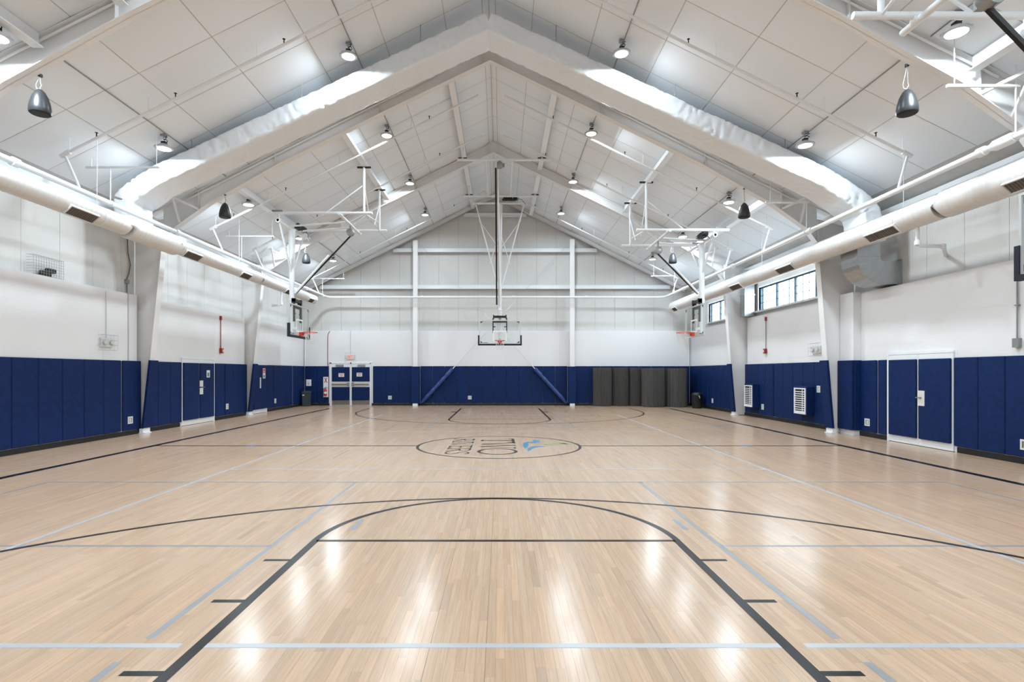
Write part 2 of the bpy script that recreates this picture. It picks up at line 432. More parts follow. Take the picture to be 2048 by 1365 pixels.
# lettering of the centre emblem: up = +X, reading direction = -Y
def emblem():
    def place(strokes, y_start, x_base, cap, sx, thick, mname):
        mb = MB()
        for st in strokes:
            mb.band([(x_base + v*cap, y_start - u*sx) for u, v in st['p']], st.get('w', thick)*(0.62 if cap < 0.6 else 1), ZL*1.4)
        return mb
    G = {}
    S = lambda u0, u1, v: {'p': [(u0, v), (u1, v)], 'w': 0.05}
    thin, fat = 0.045, 0.10
    def ell(cu, cv, ru, rv, n=40): return [(cu + ru*math.cos(2*PI*i/n), cv + rv*math.sin(2*PI*i/n)) for i in range(n+1)]
    G['T'] = [{'p': [(.5, 0), (.5, 1)], 'w': fat}, {'p': [(.02, .97), (.98, .97)], 'w': .07}, {'p': [(.05, .80), (.03, .98)], 'w': .07}, {'p': [(.95, .80), (.97, .98)], 'w': .07}, S(.32, .68, .01)]
    G['W'] = [{'p': [(.03, 1), (.30, 0)], 'w': fat*.8}, {'p': [(.30, 0), (.5, .95)], 'w': thin}, {'p': [(.5, .95), (.72, 0)], 'w': fat*.8}, {'p': [(.72, 0), (.97, 1)], 'w': thin}, S(-.05, .14, .985), S(.42, .58, .985), S(.88, 1.05, .985)]
    G['O'] = [{'p': ell(.5, .5, .47, .5), 'w': .07}]
    G['R'] = [{'p': [(.15, 0), (.15, 1)], 'w': fat}, {'p': [(.15, .98), (.6, .96), (.82, .86), (.84, .70), (.72, .56), (.5, .52), (.15, .51)], 'w': .07}, {'p': [(.45, .51), (.95, .02)], 'w': fat*.9}, S(0, .3, .01), S(0, .25, .985), S(.85, 1.05, .01)]
    G['I'] = [{'p': [(.5, 0), (.5, 1)], 'w': fat}, S(.2, .8, .01), S(.2, .8, .985)]
    G['V'] = [{'p': [(.05, 1), (.48, 0)], 'w': fat*.9}, {'p': [(.48, 0), (.92, 1)], 'w': thin}, S(-.05, .22, .985), S(.78, 1.05, .985)]
    G['E'] = [{'p': [(.2, 0), (.2, 1)], 'w': fat}, {'p': [(.2, .98), (.85, .98)], 'w': .07}, {'p': [(.2, .52), (.7, .52)], 'w': .07}, {'p': [(.2, .02), (.88, .02)], 'w': .07}, {'p': [(.84, .84), (.86, .99)], 'w': .07}, {'p': [(.68, .42), (.7, .62)], 'w': .07}, {'p': [(.84, .16), (.9, .01)], 'w': .07}]
    G['S'] = [{'p': [(.82, .80), (.70, .95), (.45, .99), (.22, .88), (.18, .72), (.35, .58), (.65, .46), (.84, .32), (.80, .12), (.55, .01), (.28, .04), (.14, .22)], 'w': .07}]
    def word(txt, widths, y0, xb, cap, mname):
        y = y0
        for ch, wd in zip(txt, widths):
            line(place(G[ch], y, xb, cap, wd, 0.03, mname), 'letter', mname)
            y -= wd * 1.06
    word('TWO', [.70, .95, .88], 13.72, -0.47, 0.79, 'logo_black')
    word('RIVERS', [.46, .26, .48, .42, .46, .40], 13.72, -1.16, 0.50, 'logo_black')
    # running figure: blue ribbon strokes and a green swoosh
    def ribbon(pts, ws, m, nm):
        mb = MB(); k = len(pts); n = 0
        for i in range(k):
            a = Vector(pts[max(0, i-1)]); b = Vector(pts[min(k-1, i+1)]); t = (b-a).normalized()
            mb.v += [(pts[i][0]+t.y*ws[i], pts[i][1]-t.x*ws[i], ZL*1.4), (pts[i][0]-t.y*ws[i], pts[i][1]+t.x*ws[i], ZL*1.4)]
        for i in range(k-1): mb.face((2*i+1, 2*i, 2*i+2, 2*i+3))
        line(mb, nm, m)
    ribbon([(.58, 12.95), (.66, 13.05), (.76, 12.95), (.84, 13.10), (.87, 13.35), (.83, 13.55)], [.03, .11, .10, .08, .08, .01], 'logo_blue', 'emblem_stroke')
    ribbon([(.58, 12.98), (.57, 12.6), (.55, 12.25), (.54, 11.95)], [.05, .07, .05, .005], 'logo_blue', 'emblem_stroke')
    ribbon([(.58, 11.55), (.63, 11.95), (.74, 12.25), (.88, 12.30), (1.02, 12.35)], [.01, .06, .08, .09, .01], 'logo_blue', 'emblem_stroke')
    ribbon([(.84, 12.70), (1.0, 12.72), (1.2, 12.70), (1.4, 12.78), (1.72, 12.85)], [.01, .14, .20, .12, .005], 'logo_green', 'emblem_stroke')
    ribbon([(1.15, 12.95), (1.4, 12.92), (1.66, 12.55)], [.005, .06, .005], 'logo_green', 'emblem_stroke')
emblem()

# ---- walls: shells behind, then liner panels, block courses, pads, base as parts
def shell(name, mb): return mk(name, mb, 'backing', kind='structure')
wl = shell('wall_left', MB().box(LIN_L-0.20, LIN_L-0.03, LIN_N-0.2, LIN_F+0.2, -0.1, 6.4))
WIN = [(15.76, 20.64), (21.98, 25.64)]; WZ0, WZ1 = 3.98, 4.86
mb = MB()
ys = [LIN_N-0.2] + [v for p in WIN for v in p] + [LIN_F+0.2]
for i in range(0, len(ys), 2): mb.box(LIN_R+0.03, LIN_R+0.20, ys[i], ys[i+1], -0.1, 6.4)
for a, b in WIN: mb.box(LIN_R+0.03, LIN_R+0.20, a, b, -0.1, WZ0); mb.box(LIN_R+0.03, LIN_R+0.20, a, b, WZ1, 6.4)
wr = shell('wall_right', mb)
gab = lambda e: [(LIN_L-0.2, -0.1), (LIN_R+0.2, -0.1), (LIN_R+0.2, ceil_z(LIN_R+0.2)+e), (XC, APEX+e), (LIN_L-0.2, ceil_z(LIN_L-0.2)+e)]
wf = shell('wall_far', MB().prism(gab(0.3), LIN_F+0.03, LIN_F+0.2))
wn = mk('wall_near', MB().prism(gab(0.3), LIN_N-0.2, LIN_N), 'block_paint', kind='structure')

# liner panels
def liner_side(par, xin, xout, spans):
    for (y0, y1) in spans:
        n = max(1, round((y1-y0)/1.0)); st = (y1-y0)/n
        for i in range(n):
            a, b = y0+i*st+0.004, y0+(i+1)*st-0.004
            holes = [h for h in WIN if par is wr and h[0] < b and h[1] > a]
            mb = MB(); ztop = ceil_z(xin)+0.05
            if holes:
                h = holes[0]; c0, c1 = max(a, h[0]), min(b, h[1])
                mb.box(xin, xout, a, b, CMU_TOP-0.3, WZ0); mb.box(xin, xout, a, b, WZ1, ztop)
                if c0 > a: mb.box(xin, xout, a, c0, WZ0, WZ1)
                if c1 < b: mb.box(xin, xout, c1, b, WZ0, WZ1)
            else: mb.box(xin, xout, a, b, CMU_TOP-0.3, ztop)
            mk('liner_panel', mb, 'liner_metal', par)
liner_side(wl, LIN_L, LIN_L-0.03, [(LIN_N, 27.70)])
liner_side(wr, LIN_R, LIN_R+0.03, [(LIN_N, 27.70)])
xs = [LIN_L + i*(LIN_R-LIN_L)/20 for i in range(21)]
for i in range(20):
    a, b = xs[i]+0.004, xs[i+1]-0.004
    poly = [(a, CMU_TOP-0.3), (b, CMU_TOP-0.3), (b, ceil_z(b)+0.08)]
    if a < XC < b: poly.append((XC, APEX+0.08))
    poly.append((a, ceil_z(a)+0.08))
    mk('liner_panel', MB().prism(poly, LIN_F, LIN_F+0.03), 'liner_metal', wf)

# block courses (painted concrete block; joints recessed)
NC = 9; CH = (CMU_TOP-1.94)/NC
def block_side(par, x, xb, spans):
    for a, b in spans:
        mk('block_core', MB().box(x+(0.0022 if xb > x else -0.0022), xb, a, b, -0.01, CMU_TOP-0.012), 'block_paint', par)
        for k in range(NC):
            z0 = 1.94 + k*CH; g = 0.0012
            mk('block_course', MB().box(x, xb+(-0.01 if xb > x else 0.01), a+0.004, b-0.004, z0+g, z0+CH-g), 'block_paint', par)
SPL = [(LIN_N, 2.3), (2.85, 8.6), (9.1, 13.60), (13.60, 14.88), (15.28, 18.9), (18.9, 21.12), (21.5, 23.4), (23.4, 25.9), (25.9, CMU_F)]
SPR = [(LIN_N, 2.3), (2.85, 8.6), (9.1, 14.30), (14.30, 14.88), (15.28, 19.9), (19.9, 21.12), (21.5, 24.0), (24.0, CMU_F)]
DOORS = [('L', 16.90, 18.76), ('L', 21.72, 22.98), ('R', 11.45, 13.35)]
block_side(wl, CMU_L, LIN_L-0.02, SPL)
block_side(wr, CMU_R, LIN_R+0.02, SPR)
SPF = [(CMU_L, -6.02), (-6.02, -4.10), (-4.10, -1.35), (-1.35, 3.15), (3.15, 3.72), (3.72, 8.65), (8.65, CMU_R)]
for a, b in SPF:
    mk('block_core', MB().box(a, b, CMU_F+0.0022, LIN_F+0.02, -0.01, CMU_TOP-0.012), 'block_paint', wf)
    for k in range(NC):
        z0 = 1.94 + k*CH
        mk('block_course', MB().box(a+0.004, b-0.004, CMU_F, LIN_F+0.01, z0+0.0012, z0+CH-0.0012), 'block_paint', wf)

# pads
def clear(y0, y1, side):
    return [d for d in DOORS if d[0] == side and d[1]-0.08 < y1 and d[2]+0.08 > y0]
def side_pads(par, x, sgn, side, spans):
    mid = None
    for (a, b) in spans:
        n = max(1, round((b-a)/0.612)); st = (b-a)/n
        for i in range(n):
            y0, y1 = a+i*st, a+(i+1)*st
            mb = MB().cbox(x, x+sgn*PAD_T, y0+0.005, y1-0.005, PAD_Z0, PAD_Z1, 0.014)
            mk('wall_pad', mb, 'pad_vinyl', par)
side_pads(wl, CMU_L, 1, 'L', [(5.5, 8.6), (9.1, 14.2), (14.26, 14.98), (15.13, 16.88), (18.90, 19.50), (19.54, 21.22), (21.38, 21.71), (23.06, 23.66), (23.70, 25.85), (25.98, CMU_F-0.06)])
side_pads(wr, CMU_R, -1, 'R', [(5.5, 8.6), (9.1, 11.44), (13.44, 13.74), (13.80, 14.40), (15.13, 15.85), (15.92, 18.95), (19.02, 21.22), (21.38, 27.44)])
for a, b in ((CMU_L+0.06, -8.66), (-6.44, -4.46), (-4.06, 3.34), (3.74, CMU_R-0.06)):
    n = max(1, round((b-a)/0.625)); st = (b-a)/n
    for i in range(n):
        mk('wall_pad', MB().cbox(a+i*st+0.005, a+(i+1)*st-0.005, CMU_F, CMU_F-PAD_T, PAD_Z0, PAD_Z1, 0.014), 'pad_vinyl', wf)

# black vinyl base
def base(name, boxes):
    mb = MB()
    for q in boxes: mb.box(*q)
    mk(name, mb, 'black_rubber', kind='structure')
base('baseboard_left', [(CMU_L, CMU_L+0.035, a, b, 0, 0.112) for a, b in ((LIN_N, 16.82), (18.84, 21.64), (23.06, CMU_F))])
base('baseboard_right', [(CMU_R-0.035, CMU_R, a, b, 0, 0.112) for a, b in ((LIN_N, 11.37), (13.43, CMU_F))])
base('baseboard_far', [(a, b, CMU_F-0.035, CMU_F, 0, 0.112) for a, b in ((CMU_L+0.04, -8.60), (-6.50, CMU_R-0.04))])

# ---- ceiling: shell plus faced-insulation panels
def slab(x0, x1, e0, e1):
    return [(x0, ceil_z(x0)+e0), (x1, ceil_z(x1)+e0), (x1, ceil_z(x1)+e1), (x0, ceil_z(x0)+e1)]
mb = MB()
for a, b in ((LIN_L-0.25, XC), (XC, LIN_R+0.25)): mb.prism(slab(a, b, 0.024, 0.25), LIN_N-0.25, LIN_F+0.25)
ceiling = mk('ceiling', mb, 'ceiling_seam', kind='structure')
seam = [0.0, 0.16] + [1.05+1.39*k for k in range(7)]
near_rest = MB(); rows = [-3.33+1.25*k for k in range(26)]
for side in (-1, 1):
    lim = (XC - LIN_L) if side < 0 else (LIN_R - XC)
    for i in range(len(seam)-1):
        r0, r1 = seam[i]+0.008, min(seam[i+1]-0.008, lim+0.1)
        if r1 - r0 < 0.05: continue
        for k in range(len(rows)-1):
            y0, y1 = rows[k]+0.008, min(rows[k+1]-0.008, LIN_F)
            if y1 <= LIN_N or y0 >= LIN_F - 0.02: continue
            x0, x1 = XC+side*r0, XC+side*r1
            sag = 0.012
            mb = MB() if y0 > 6 else near_rest
            n = len(mb.v)
            nx, ny = 4, 4
            for a in range(nx+1):
                for b in range(ny+1):
                    u, v = a/nx, b/ny
                    x = x0+(x1-x0)*u; y = y0+(y1-y0)*v
                    s_ = sag*math.sin(PI*u)*math.sin(PI*v)*(0.4+0.9*noise.random()) if i > 0 else 0
                    mb.v.append((x, y, ceil_z(x) - s_ + (0.02 if (a in (0, nx) or b in (0, ny)) else 0.006)))
            for a in range(nx):
                for b in range(ny):
                    q = (n+a*(ny+1)+b, n+(a+1)*(ny+1)+b, n+(a+1)*(ny+1)+b+1, n+a*(ny+1)+b+1)
                    mb.face(q if side < 0 else q[::-1], True)
            if mb is not near_rest: mk('ceiling_panel', mb, 'ceiling_vinyl', ceiling)
mk('ceiling_panel_field', near_rest, 'ceiling_vinyl', ceiling, kind='stuff')

# ---- clerestory windows on the right wall
for wi, (a, b) in enumerate(WIN):
    wd = mk('window_%d' % (wi+1), MB().box(LIN_R-0.16, LIN_R+0.16, a-0.05, b+0.05, WZ0-0.06, WZ0).box(LIN_R-0.02, LIN_R+0.16, a-0.05, b+0.05, WZ1, WZ1+0.05)
            .box(LIN_R-0.02, LIN_R+0.16, a-0.06, a, WZ0, WZ1).box(LIN_R-0.02, LIN_R+0.16, b, b+0.06, WZ0, WZ1), 'white_steel', kind='structure',
            label='clerestory window strip with dark teal frames and small grid panes')
    n = round((b-a)/1.22); st = (b-a)/n
    xg = LIN_R+0.08
    for i in range(n):
        y0, y1 = a+i*st, a+(i+1)*st; f = 0.045
        mb = MB().box(xg-0.03, xg+0.03, y0, y0+f, WZ0, WZ1).box(xg-0.03, xg+0.03, y1-f, y1, WZ0, WZ1).box(xg-0.03, xg+0.03, y0+f, y1-f, WZ0, WZ0+f).box(xg-0.03, xg+0.03, y0+f, y1-f, WZ1-f, WZ1)
        sash = mk('sash_frame', mb, 'window_frame', wd)
        mb = MB()
        for k in (1, 2):
            yy = y0+f+(y1-y0-2*f)*k/3; zz = WZ0+f+(WZ1-WZ0-2*f)*k/3
            mb.box(xg-0.012, xg+0.012, yy-0.008, yy+0.008, WZ0+f, WZ1-f); mb.box(xg-0.012, xg+0.012, y0+f, y1-f, zz-0.008, zz+0.008)
        mk('muntin_grid', mb, 'window_frame', sash)
        mk('pane', MB().box(xg+0.013, xg+0.018, y0+f, y1-f, WZ0+f, WZ1-f), 'window_glass', sash)
    ld = bpy.data.lights.new('sky_portal', 'AREA'); ld.shape = 'RECTANGLE'; ld.size = b-a; ld.size_y = WZ1-WZ0; ld.cycles.is_portal = True
    lo = bpy.data.objects.new('sky_portal', ld); C.objects.link(lo); lo.location = (LIN_R+0.19, (a+b)/2, (WZ0+WZ1)/2); lo.rotation_euler = (PI/2, 0, PI/2)

# ---- doors
def side_door(n, side, y0, y1, leaves, label):
    s = 1 if side == 'L' else -1; x = CMU_L if side == 'L' else CMU_R
    fr = MB()
    fr.box(x-s*0.02, x+s*0.01, y0-0.06, y0, 0, 2.14); fr.box(x-s*0.02, x+s*0.05, y1, y1+0.06, 0, 2.14)
    fr.box(x-s*0.02, x+s*0.05, y0, y1, 2.09, 2.14)
    d = mk('door_%d' % n, fr, 'white_steel', kind='structure', label=label)
    st = (y1-y0)/leaves
    for i in range(leaves):
        a, b = y0+i*st+0.003, y0+(i+1)*st-0.003
        lf = mk('door_leaf', MB().box(x, x+s*0.045, a, b, 0.012, 2.085), 'white_steel', d)
        if leaves == 2: mk('door_pad', MB().cbox(x+s*0.045, x+s*0.095, a+0.03, b-0.04, 0.17, 1.97, 0.012), 'pad_vinyl', lf)
        else:
            m_ = (a+b)/2
            mk('door_pad', MB().cbox(x+s*0.045, x+s*0.095, a+0.03, m_-0.004, 0.17, 1.97, 0.012), 'pad_vinyl', lf)
            mk('door_pad', MB().cbox(x+s*0.045, x+s*0.095, m_+0.004, b-0.03, 0.17, 1.97, 0.012), 'pad_vinyl', lf)
    return d
d1 = side_door(1, 'L', 16.90, 18.76, 2, 'padded double door in the left wall with white lower edge')
d2 = side_door(2, 'L', 21.72, 22.98, 1, 'padded single door in the left wall near the far corner')
d3 = side_door(3, 'R', 11.45, 13.35, 2, 'padded double door in the right wall with white frame')
xl = CMU_L+0.097
for z0, z1 in ((0.95, 1.16), (1.20, 1.40)): mk('lock_plate', MB().box(xl, xl+0.006, 17.80, 18.00, z0, z1), 'plate_white', d1)
mk('lock_lever', MB().tube([(xl, 17.9, 1.18), (xl+0.05, 17.9, 1.18), (xl+0.05, 18.02, 1.18)], 0.009), 'zinc', d1)
mk('notice', MB().box(xl, xl+0.003, 18.22, 18.42, 1.50, 1.74), 'paper_white', d1)
mk('notice_print', MB().box(xl+0.003, xl+0.004, 18.26, 18.38, 1.53, 1.66), 'sign_green', d1)
mk('push_plate', MB().box(xl, xl+0.006, 22.24, 22.34, 1.02, 1.46), 'plate_white', d2)
mk('notice', MB().box(xl, xl+0.003, 22.52, 22.76, 1.42, 1.62), 'paper_white', d2)
mk('notice_print', MB().box(xl+0.003, xl+0.004, 22.56, 22.70, 1.45, 1.56), 'sign_green', d2)
mk('notice', MB().box(xl, xl+0.003, 22.52, 22.76, 1.62, 1.84), 'sign_pink', d2)
mk('notice_print', MB().box(xl+0.003, xl+0.004, 22.54, 22.74, 1.67, 1.70).box(xl+0.003, xl+0.004, 22.54, 22.74, 1.74, 1.80), 'sign_red', d2)
xr = CMU_R-0.097
mk('lock_plate', MB().box(xr-0.006, xr, 12.16, 12.36, 0.92, 1.26), 'plate_white', d3)
mk('lock_lever', MB().lathe([(0.001, 0), (0.035, 0), (0.035, 0.012), (0.001, 0.012)], (xr-0.03, 12.27, 1.10), 16), 'zinc', d3)
mk('lock_lever', MB().tube([(xr-0.006, 12.27, 1.10), (xr-0.05, 12.27, 1.10), (xr-0.05, 12.36, 1.10)], 0.009), 'zinc', d3)

# far double door with panic bars
fx0, fx1, fy = -8.52, -6.58, CMU_F
fr = MB()
for a, b in ((fx0-0.10, fx0), (fx1, fx1+0.05), (-7.585, -7.515)): fr.box(a, b, fy-0.06, fy+0.02, 0, 2.16)
fr.box(fx0-0.12, fx1+0.07, fy-0.06, fy+0.02, 2.10, 2.17)
d4 = mk('door_4', fr, 'white_steel', kind='structure', label='white steel double door with panic bars on the far wall')
for i, (a, b) in enumerate(((fx0+0.005, -7.59), (-7.51, fx1-0.005))):
    lf = mk('door_leaf', MB().box(a, b, fy-0.045, fy-0.005, 0.012, 2.095), 'white_steel', d4)
    yb = fy-0.045
    mk('door_pad', MB().cbox(a+0.02, b-0.02, yb-0.04, yb, 1.21, 1.93, 0.01), 'pad_vinyl', lf)
    mk('door_pad', MB().cbox(a+0.02, b-0.02, yb-0.04, yb, 0.26, 0.93, 0.01), 'pad_vinyl', lf)
    mk('kick_plate', MB().box(a+0.02, b-0.02, yb-0.004, yb, 0.03, 0.25), 'steel_kick', lf)
    bar = mk('panic_bar', MB().box(a+0.02, b-0.05, yb-0.07, yb-0.04, 1.03, 1.10), 'brass_bar', lf)
    mk('bar_housing', MB().box((b-0.14) if i == 0 else a+0.02, (b-0.03) if i == 0 else a+0.13, yb-0.08, yb, 0.98, 1.15), 'zinc', lf)
    mk('door_closer', MB().box(a+0.22 if i == 0 else b-0.62, a+0.60 if i == 0 else b-0.24, yb-0.05, yb, 1.96, 2.05), 'zinc', lf)
    sx = a+0.36 if i == 0 else a+0.26
    sg = mk('door_sign', MB().box(sx, sx+0.28, yb-0.046, yb-0.041, 1.44+0.02*i, 1.63+0.02*i), 'paper_white', lf)
    mb = MB().box(sx+0.02, sx+0.26, yb-0.048, yb-0.046, 1.575+0.02*i, 1.60+0.02*i)
    for k in range(2): mb.box(sx+0.06, sx+0.22, yb-0.048, yb-0.046, 1.48+0.04*k+0.02*i, 1.50+0.04*k+0.02*i)
    mk('sign_print', mb, 'sign_red', sg)

# ================================================================== STEEL
RB = [(0.0, 10.23), (3.0, 8.78), (5.74, 7.42), (6.87, 6.78), (7.7, 6.32), (8.68, 5.62), (9.0, 5.18)]   # underside of the rafter, radius from the axis
COLB = 9.40
def steel_frame(y, label, cols=True):
    f = thing('steel_frame', label, 'steel frame', (XC, y, 0), 'white tapered roof frames')
    for s in (-1, 1):
        lim = (XC-LIN_L) if s < 0 else (LIN_R-XC)
        COLB = 9.52 if s < 0 else 9.40
        lo = [(XC+s*r, z) for r, z in RB]
        up = [(XC+s*r, APEX-0.5*r-0.02) for r in (9.0, 0.0)]
        web = lo + up if s < 0 else (lo + up)[::-1]
        rf = mk('rafter', MB().prism(web, y-0.006, y+0.006), 'frame_paint', f)
        pl = lo if s < 0 else lo[::-1]
        mk('rafter_flange', MB().strip(lo if s > 0 else lo[::-1], 0.016, y-0.10, y+0.10), 'frame_paint', rf)
        mk('rafter_flange', MB().strip([(XC+s*r, APEX-0.5*r-0.02) for r in ((0, 9.3) if s > 0 else (9.3, 0))], 0.014, y-0.10, y+0.10), 'frame_paint', rf)
        for r in (0.22, 3.05, 5.9, 8.0):
            zb = [ (b[1] + (r-a[0])/(b[0]-a[0])*0, a[1] + (b[1]-a[1])*(r-a[0])/(b[0]-a[0])) for a, b in zip(RB, RB[1:]) if a[0] <= r <= b[0]][0][1]
            X = XC+s*r
            mk('stiffener', MB().box(X-0.006, X+0.006, y-0.09, y-0.006, zb+0.02, ceil_z(X)-0.03), 'frame_paint', rf)
        # flange braces up to the roof
        for r, ex in ((8.0, 0.55), (8.5, -0.1)):
            zb = 6.15 if r < 8.2 else 5.78
            mk('flange_brace', MB().bar((XC+s*r, y-0.10, zb), (XC+s*(r+ex), y-0.62, min(zb+0.62, ceil_z(XC+s*(r+ex))-0.02)), 0.05, 0.05), 'frame_paint', rf)
        mk('rafter_conduit', MB().tube([(XC+s*r, y-0.07, zz) for r, zz in ((1.2, 9.98), (8.3, 6.42))], 0.02, 8), 'frame_paint', rf)
        if cols:
            xo = XC + s*(lim-0.02)
            cw = [(XC+s*COLB, 0.02), (XC+s*9.0, 5.18), (XC+s*9.0, 5.9), (xo, ceil_z(xo)-0.03), (xo, 0.02)]
            c = mk('column', MB().prism(cw if s < 0 else cw[::-1], y-0.006, y+0.006), 'frame_paint', f)
            mk('column_flange', MB().strip([(XC+s*COLB, 0.02), (XC+s*9.0, 5.18), (XC+s*9.0, 5.86)] if s > 0 else [(XC+s*9.0, 5.86), (XC+s*9.0, 5.18), (XC+s*COLB, 0.02)], 0.018, y-0.11, y+0.11), 'frame_paint', c)
            mk('base_plate', MB().box(XC+s*(COLB-0.09), XC+s*(COLB+0.1), y-0.15, y+0.15, 0, 0.025), 'white_steel', c)
            mk('column_foot', MB().box(XC+s*(COLB-0.05), XC+s*(COLB+0.05), y-0.15, y+0.15, 0.026, 0.13), 'white_steel', c)
            # tapered pad on the inner flange
            t = 0.06; r0 = COLB-0.002-0.01; r1 = COLB-(COLB-9.0)*2.0/5.16-0.012
            q = [(XC+s*r0, 0.15), (XC+s*r1, 2.0), (XC+s*(r1-t), 2.0), (XC+s*(r0-t), 0.15)]
            mk('column_pad', MB().prism(q if s > 0 else q[::-1], y-0.17, y+0.17), 'pad_vinyl', c)
    return f
for y, nm in zip(FRAMES[1:], ('nearest white roof frame crossing the top corners of the view', 'middle white roof frame behind the wrapped arch duct', 'farther white roof frame between the side baskets and far wall')):
    steel_frame(y, nm)
# end frame (rafters against the far wall)
f = thing('end_rafter', 'white sloping end rafters along the top of the far gable wall', 'rafter', (XC, 27.45, 0))
for s in (-1, 1):
    pl = [(XC, 10.45), (XC+s*9.5, 10.45-0.5*9.5)]
    poly = [pl[0], pl[1], (pl[1][0], ceil_z(pl[1][0])-0.01), (XC, APEX-0.01)]
    mk('rafter', MB().prism(poly if s > 0 else poly[::-1], 27.40, 27.50), 'frame_paint', f)
    mk('rafter_flange', MB().strip(pl if s > 0 else pl[::-1], 0.016, 27.30, 27.55), 'frame_paint', f)
# far wall posts and girts
for X, nm in ((-4.26, 'white steel post on the far wall left of the central basket'), (3.54, 'white steel post on the far wall right of the central basket')):
    p = thing('wall_post', nm, 'post', (X, 27.3, 0), 'far wall posts')
    zt = ceil_z(X) - 0.45
    mk('post_web', MB().box(X-0.008, X+0.008, 27.16, 27.48, 0.02, zt), 'frame_paint', p)
    mk('post_flange', MB().box(X-0.115, X+0.115, 27.14, 27.16, 0.02, zt), 'frame_paint', p)
    mk('post_foot', MB().box(X-0.12, X+0.12, 27.05, 27.30, 0.0, 0.12), 'white_steel', p)
    mk('post_pad', MB().cbox(X-0.19, X+0.19, 27.08, 27.139, 0.13, 1.96, 0.012), 'pad_vinyl', p)
    for s in (-1, 1):
        mk('post_pad', MB().cbox(X+s*0.145, X+s*0.19, 27.139, 27.44, 0.13, 1.96, 0.01), 'pad_vinyl', p)
gi = 0
for z, nm in ((5.97, 'lowest horizontal white girt across the far gable wall'), (7.82, 'middle horizontal white girt across the far gable wall'), (9.60, 'short topmost white girt under the far gable peak')):
    half = 2*(10.42-z)-0.05; gx0, gx1 = max(XC-half, LIN_L+0.05), min(XC+half, LIN_R-0.05)
    g = thing('wall_girt', nm, 'girt', ((gx0+gx1)/2, 27.5, z), 'far wall girts')
    cuts = [gx0] + [c for c in (-4.26, 3.54) if gx0 < c < gx1] + [gx1]
    for a, b in zip(cuts, cuts[1:]):
        mk('girt_length', MB().box(a+0.02, b-0.02, 27.50, 27.515, z-0.10, z+0.10).box(a+0.02, b-0.02, 27.515, 27.70, z+0.085, z+0.10).box(a+0.02, b-0.02, 27.44, 27.50, z-0.10, z-0.085), 'white_steel', g)
# x bracing between the posts, lower ends wrapped in padding
for s, nm in ((1, 'thin bracing cable falling to a blue padded foot right of the basket'), (-1, 'thin bracing cable falling to a blue padded foot left of the basket')):
    xa, za = (-4.10, 8.15) if s > 0 else (3.38, 8.15)
    xb, zb = (3.29, 0.12) if s > 0 else (-4.01, 0.12)
    p = thing('brace_cable', nm, 'brace', (xb, 27.35, 0), 'far wall cross bracing')
    A, B = Vector((xa, 27.36-0.02*s, za)), Vector((xb, 27.36-0.02*s, zb))
    mk('cable', MB().tube([A, B], 0.010, 6), 'alu', p)
    D = (A-B).normalized(); L = 2.35
    mk('brace_rod', MB().tube([B+D*L, B+D*(L+0.32)], 0.022, 8), 'white_steel', p)
    pts, rr = [], []
    for k in range(48):
        t = L*k/47; pts.append(B+D*t+Vector((0, -0.03, 0))); e = 0.55+0.45*min(1, k/6)
        rr.append(0.105*e*(1+0.05*math.sin(k*0.8*PI/3)) * (0.88 if k % 12 == 0 and k else 1))
    mk('brace_pad', MB().tube(pts, 0.1, 14, radii=rr), 'brace_vinyl', p)
# eave struts
for s, X, nm in ((-1, -9.75, 'white eave strut along the top of the left wall'), (1, 9.52, 'white eave strut along the top of the right wall')):
    z = ceil_z(X)
    mk('eave_strut', MB().box(X, X+s*0.02, 2.6, 27.3, z-0.26, z-0.05).box(X-s*0.07, X, 2.6, 27.3, z-0.26, z-0.24), 'white_steel', label=nm, cat='beam')
# roof channels that carry the basket rigs (run along the hall between frames)
def channel(X, y0, y1, nm):
    z = ceil_z(X) - 0.02; s = 1 if X > XC else -1
    c = thing('support_channel', nm, 'beam', (X, (y0+y1)/2, z-0.24), 'white channels under the roof')
    mk('channel_web', MB().box(X-0.012, X+0.012, y0+0.12, y1-0.12, z-0.22, z-0.005), 'white_steel', c)
    mk('channel_flange', MB().box(X-0.09, X+0.09, y0+0.12, y1-0.12, z-0.235, z-0.22), 'white_steel', c)
channel(-7.45, 15.05, 21.3, 'white roof channel above the left basket, outer of its two')
channel(-4.42, 15.05, 21.3, 'white roof channel above the left basket, inner of its two')
channel(7.55, 15.05, 21.3, 'white roof channel above the right basket, outer of its two')
channel(4.80, 15.05, 21.3, 'white roof channel above the right basket, inner of its two')
channel(-1.40, 15.05, 21.3, 'white roof channel left of the ridge in front of the far frame')
channel(1.50, 15.05, 21.3, 'white roof channel right of the ridge in front of the far frame')
channel(-1.40, 21.3, 27.4, 'white roof channel left of the ridge beyond the far frame')
channel(1.50, 21.3, 27.4, 'white roof channel right of the ridge beyond the far frame')
channel(-7.40, 2.55, 8.85, 'white roof channel cutting the top left corner of the view')
channel(-6.05, 2.55, 8.85, 'short white channel end at the top edge left of the view')
channel(7.55, 2.55, 8.85, 'bright white roof channel at the upper right edge of the view')
channel(4.80, 2.55, 8.85, 'white roof channel above the nearest right basket rig')
# boxed pilaster beside the right middle column
p = thing('pilaster', 'white boxed pilaster beside the right middle column', 'pilaster', (9.44, 14.66, 0))
mk('pilaster_box', MB().box(9.33, CMU_R-0.002, 14.46, 15.02, 0, 3.80), 'block_paint', p)
mk('pilaster_pad', MB().cbox(9.25, 9.33, 14.41, 15.02, 0.14, 1.99, 0.012), 'pad_vinyl', p)
mk('pilaster_pad', MB().cbox(9.33, CMU_R-0.002, 14.40, 14.46, 0.14, 1.99, 0.012), 'pad_vinyl', p)

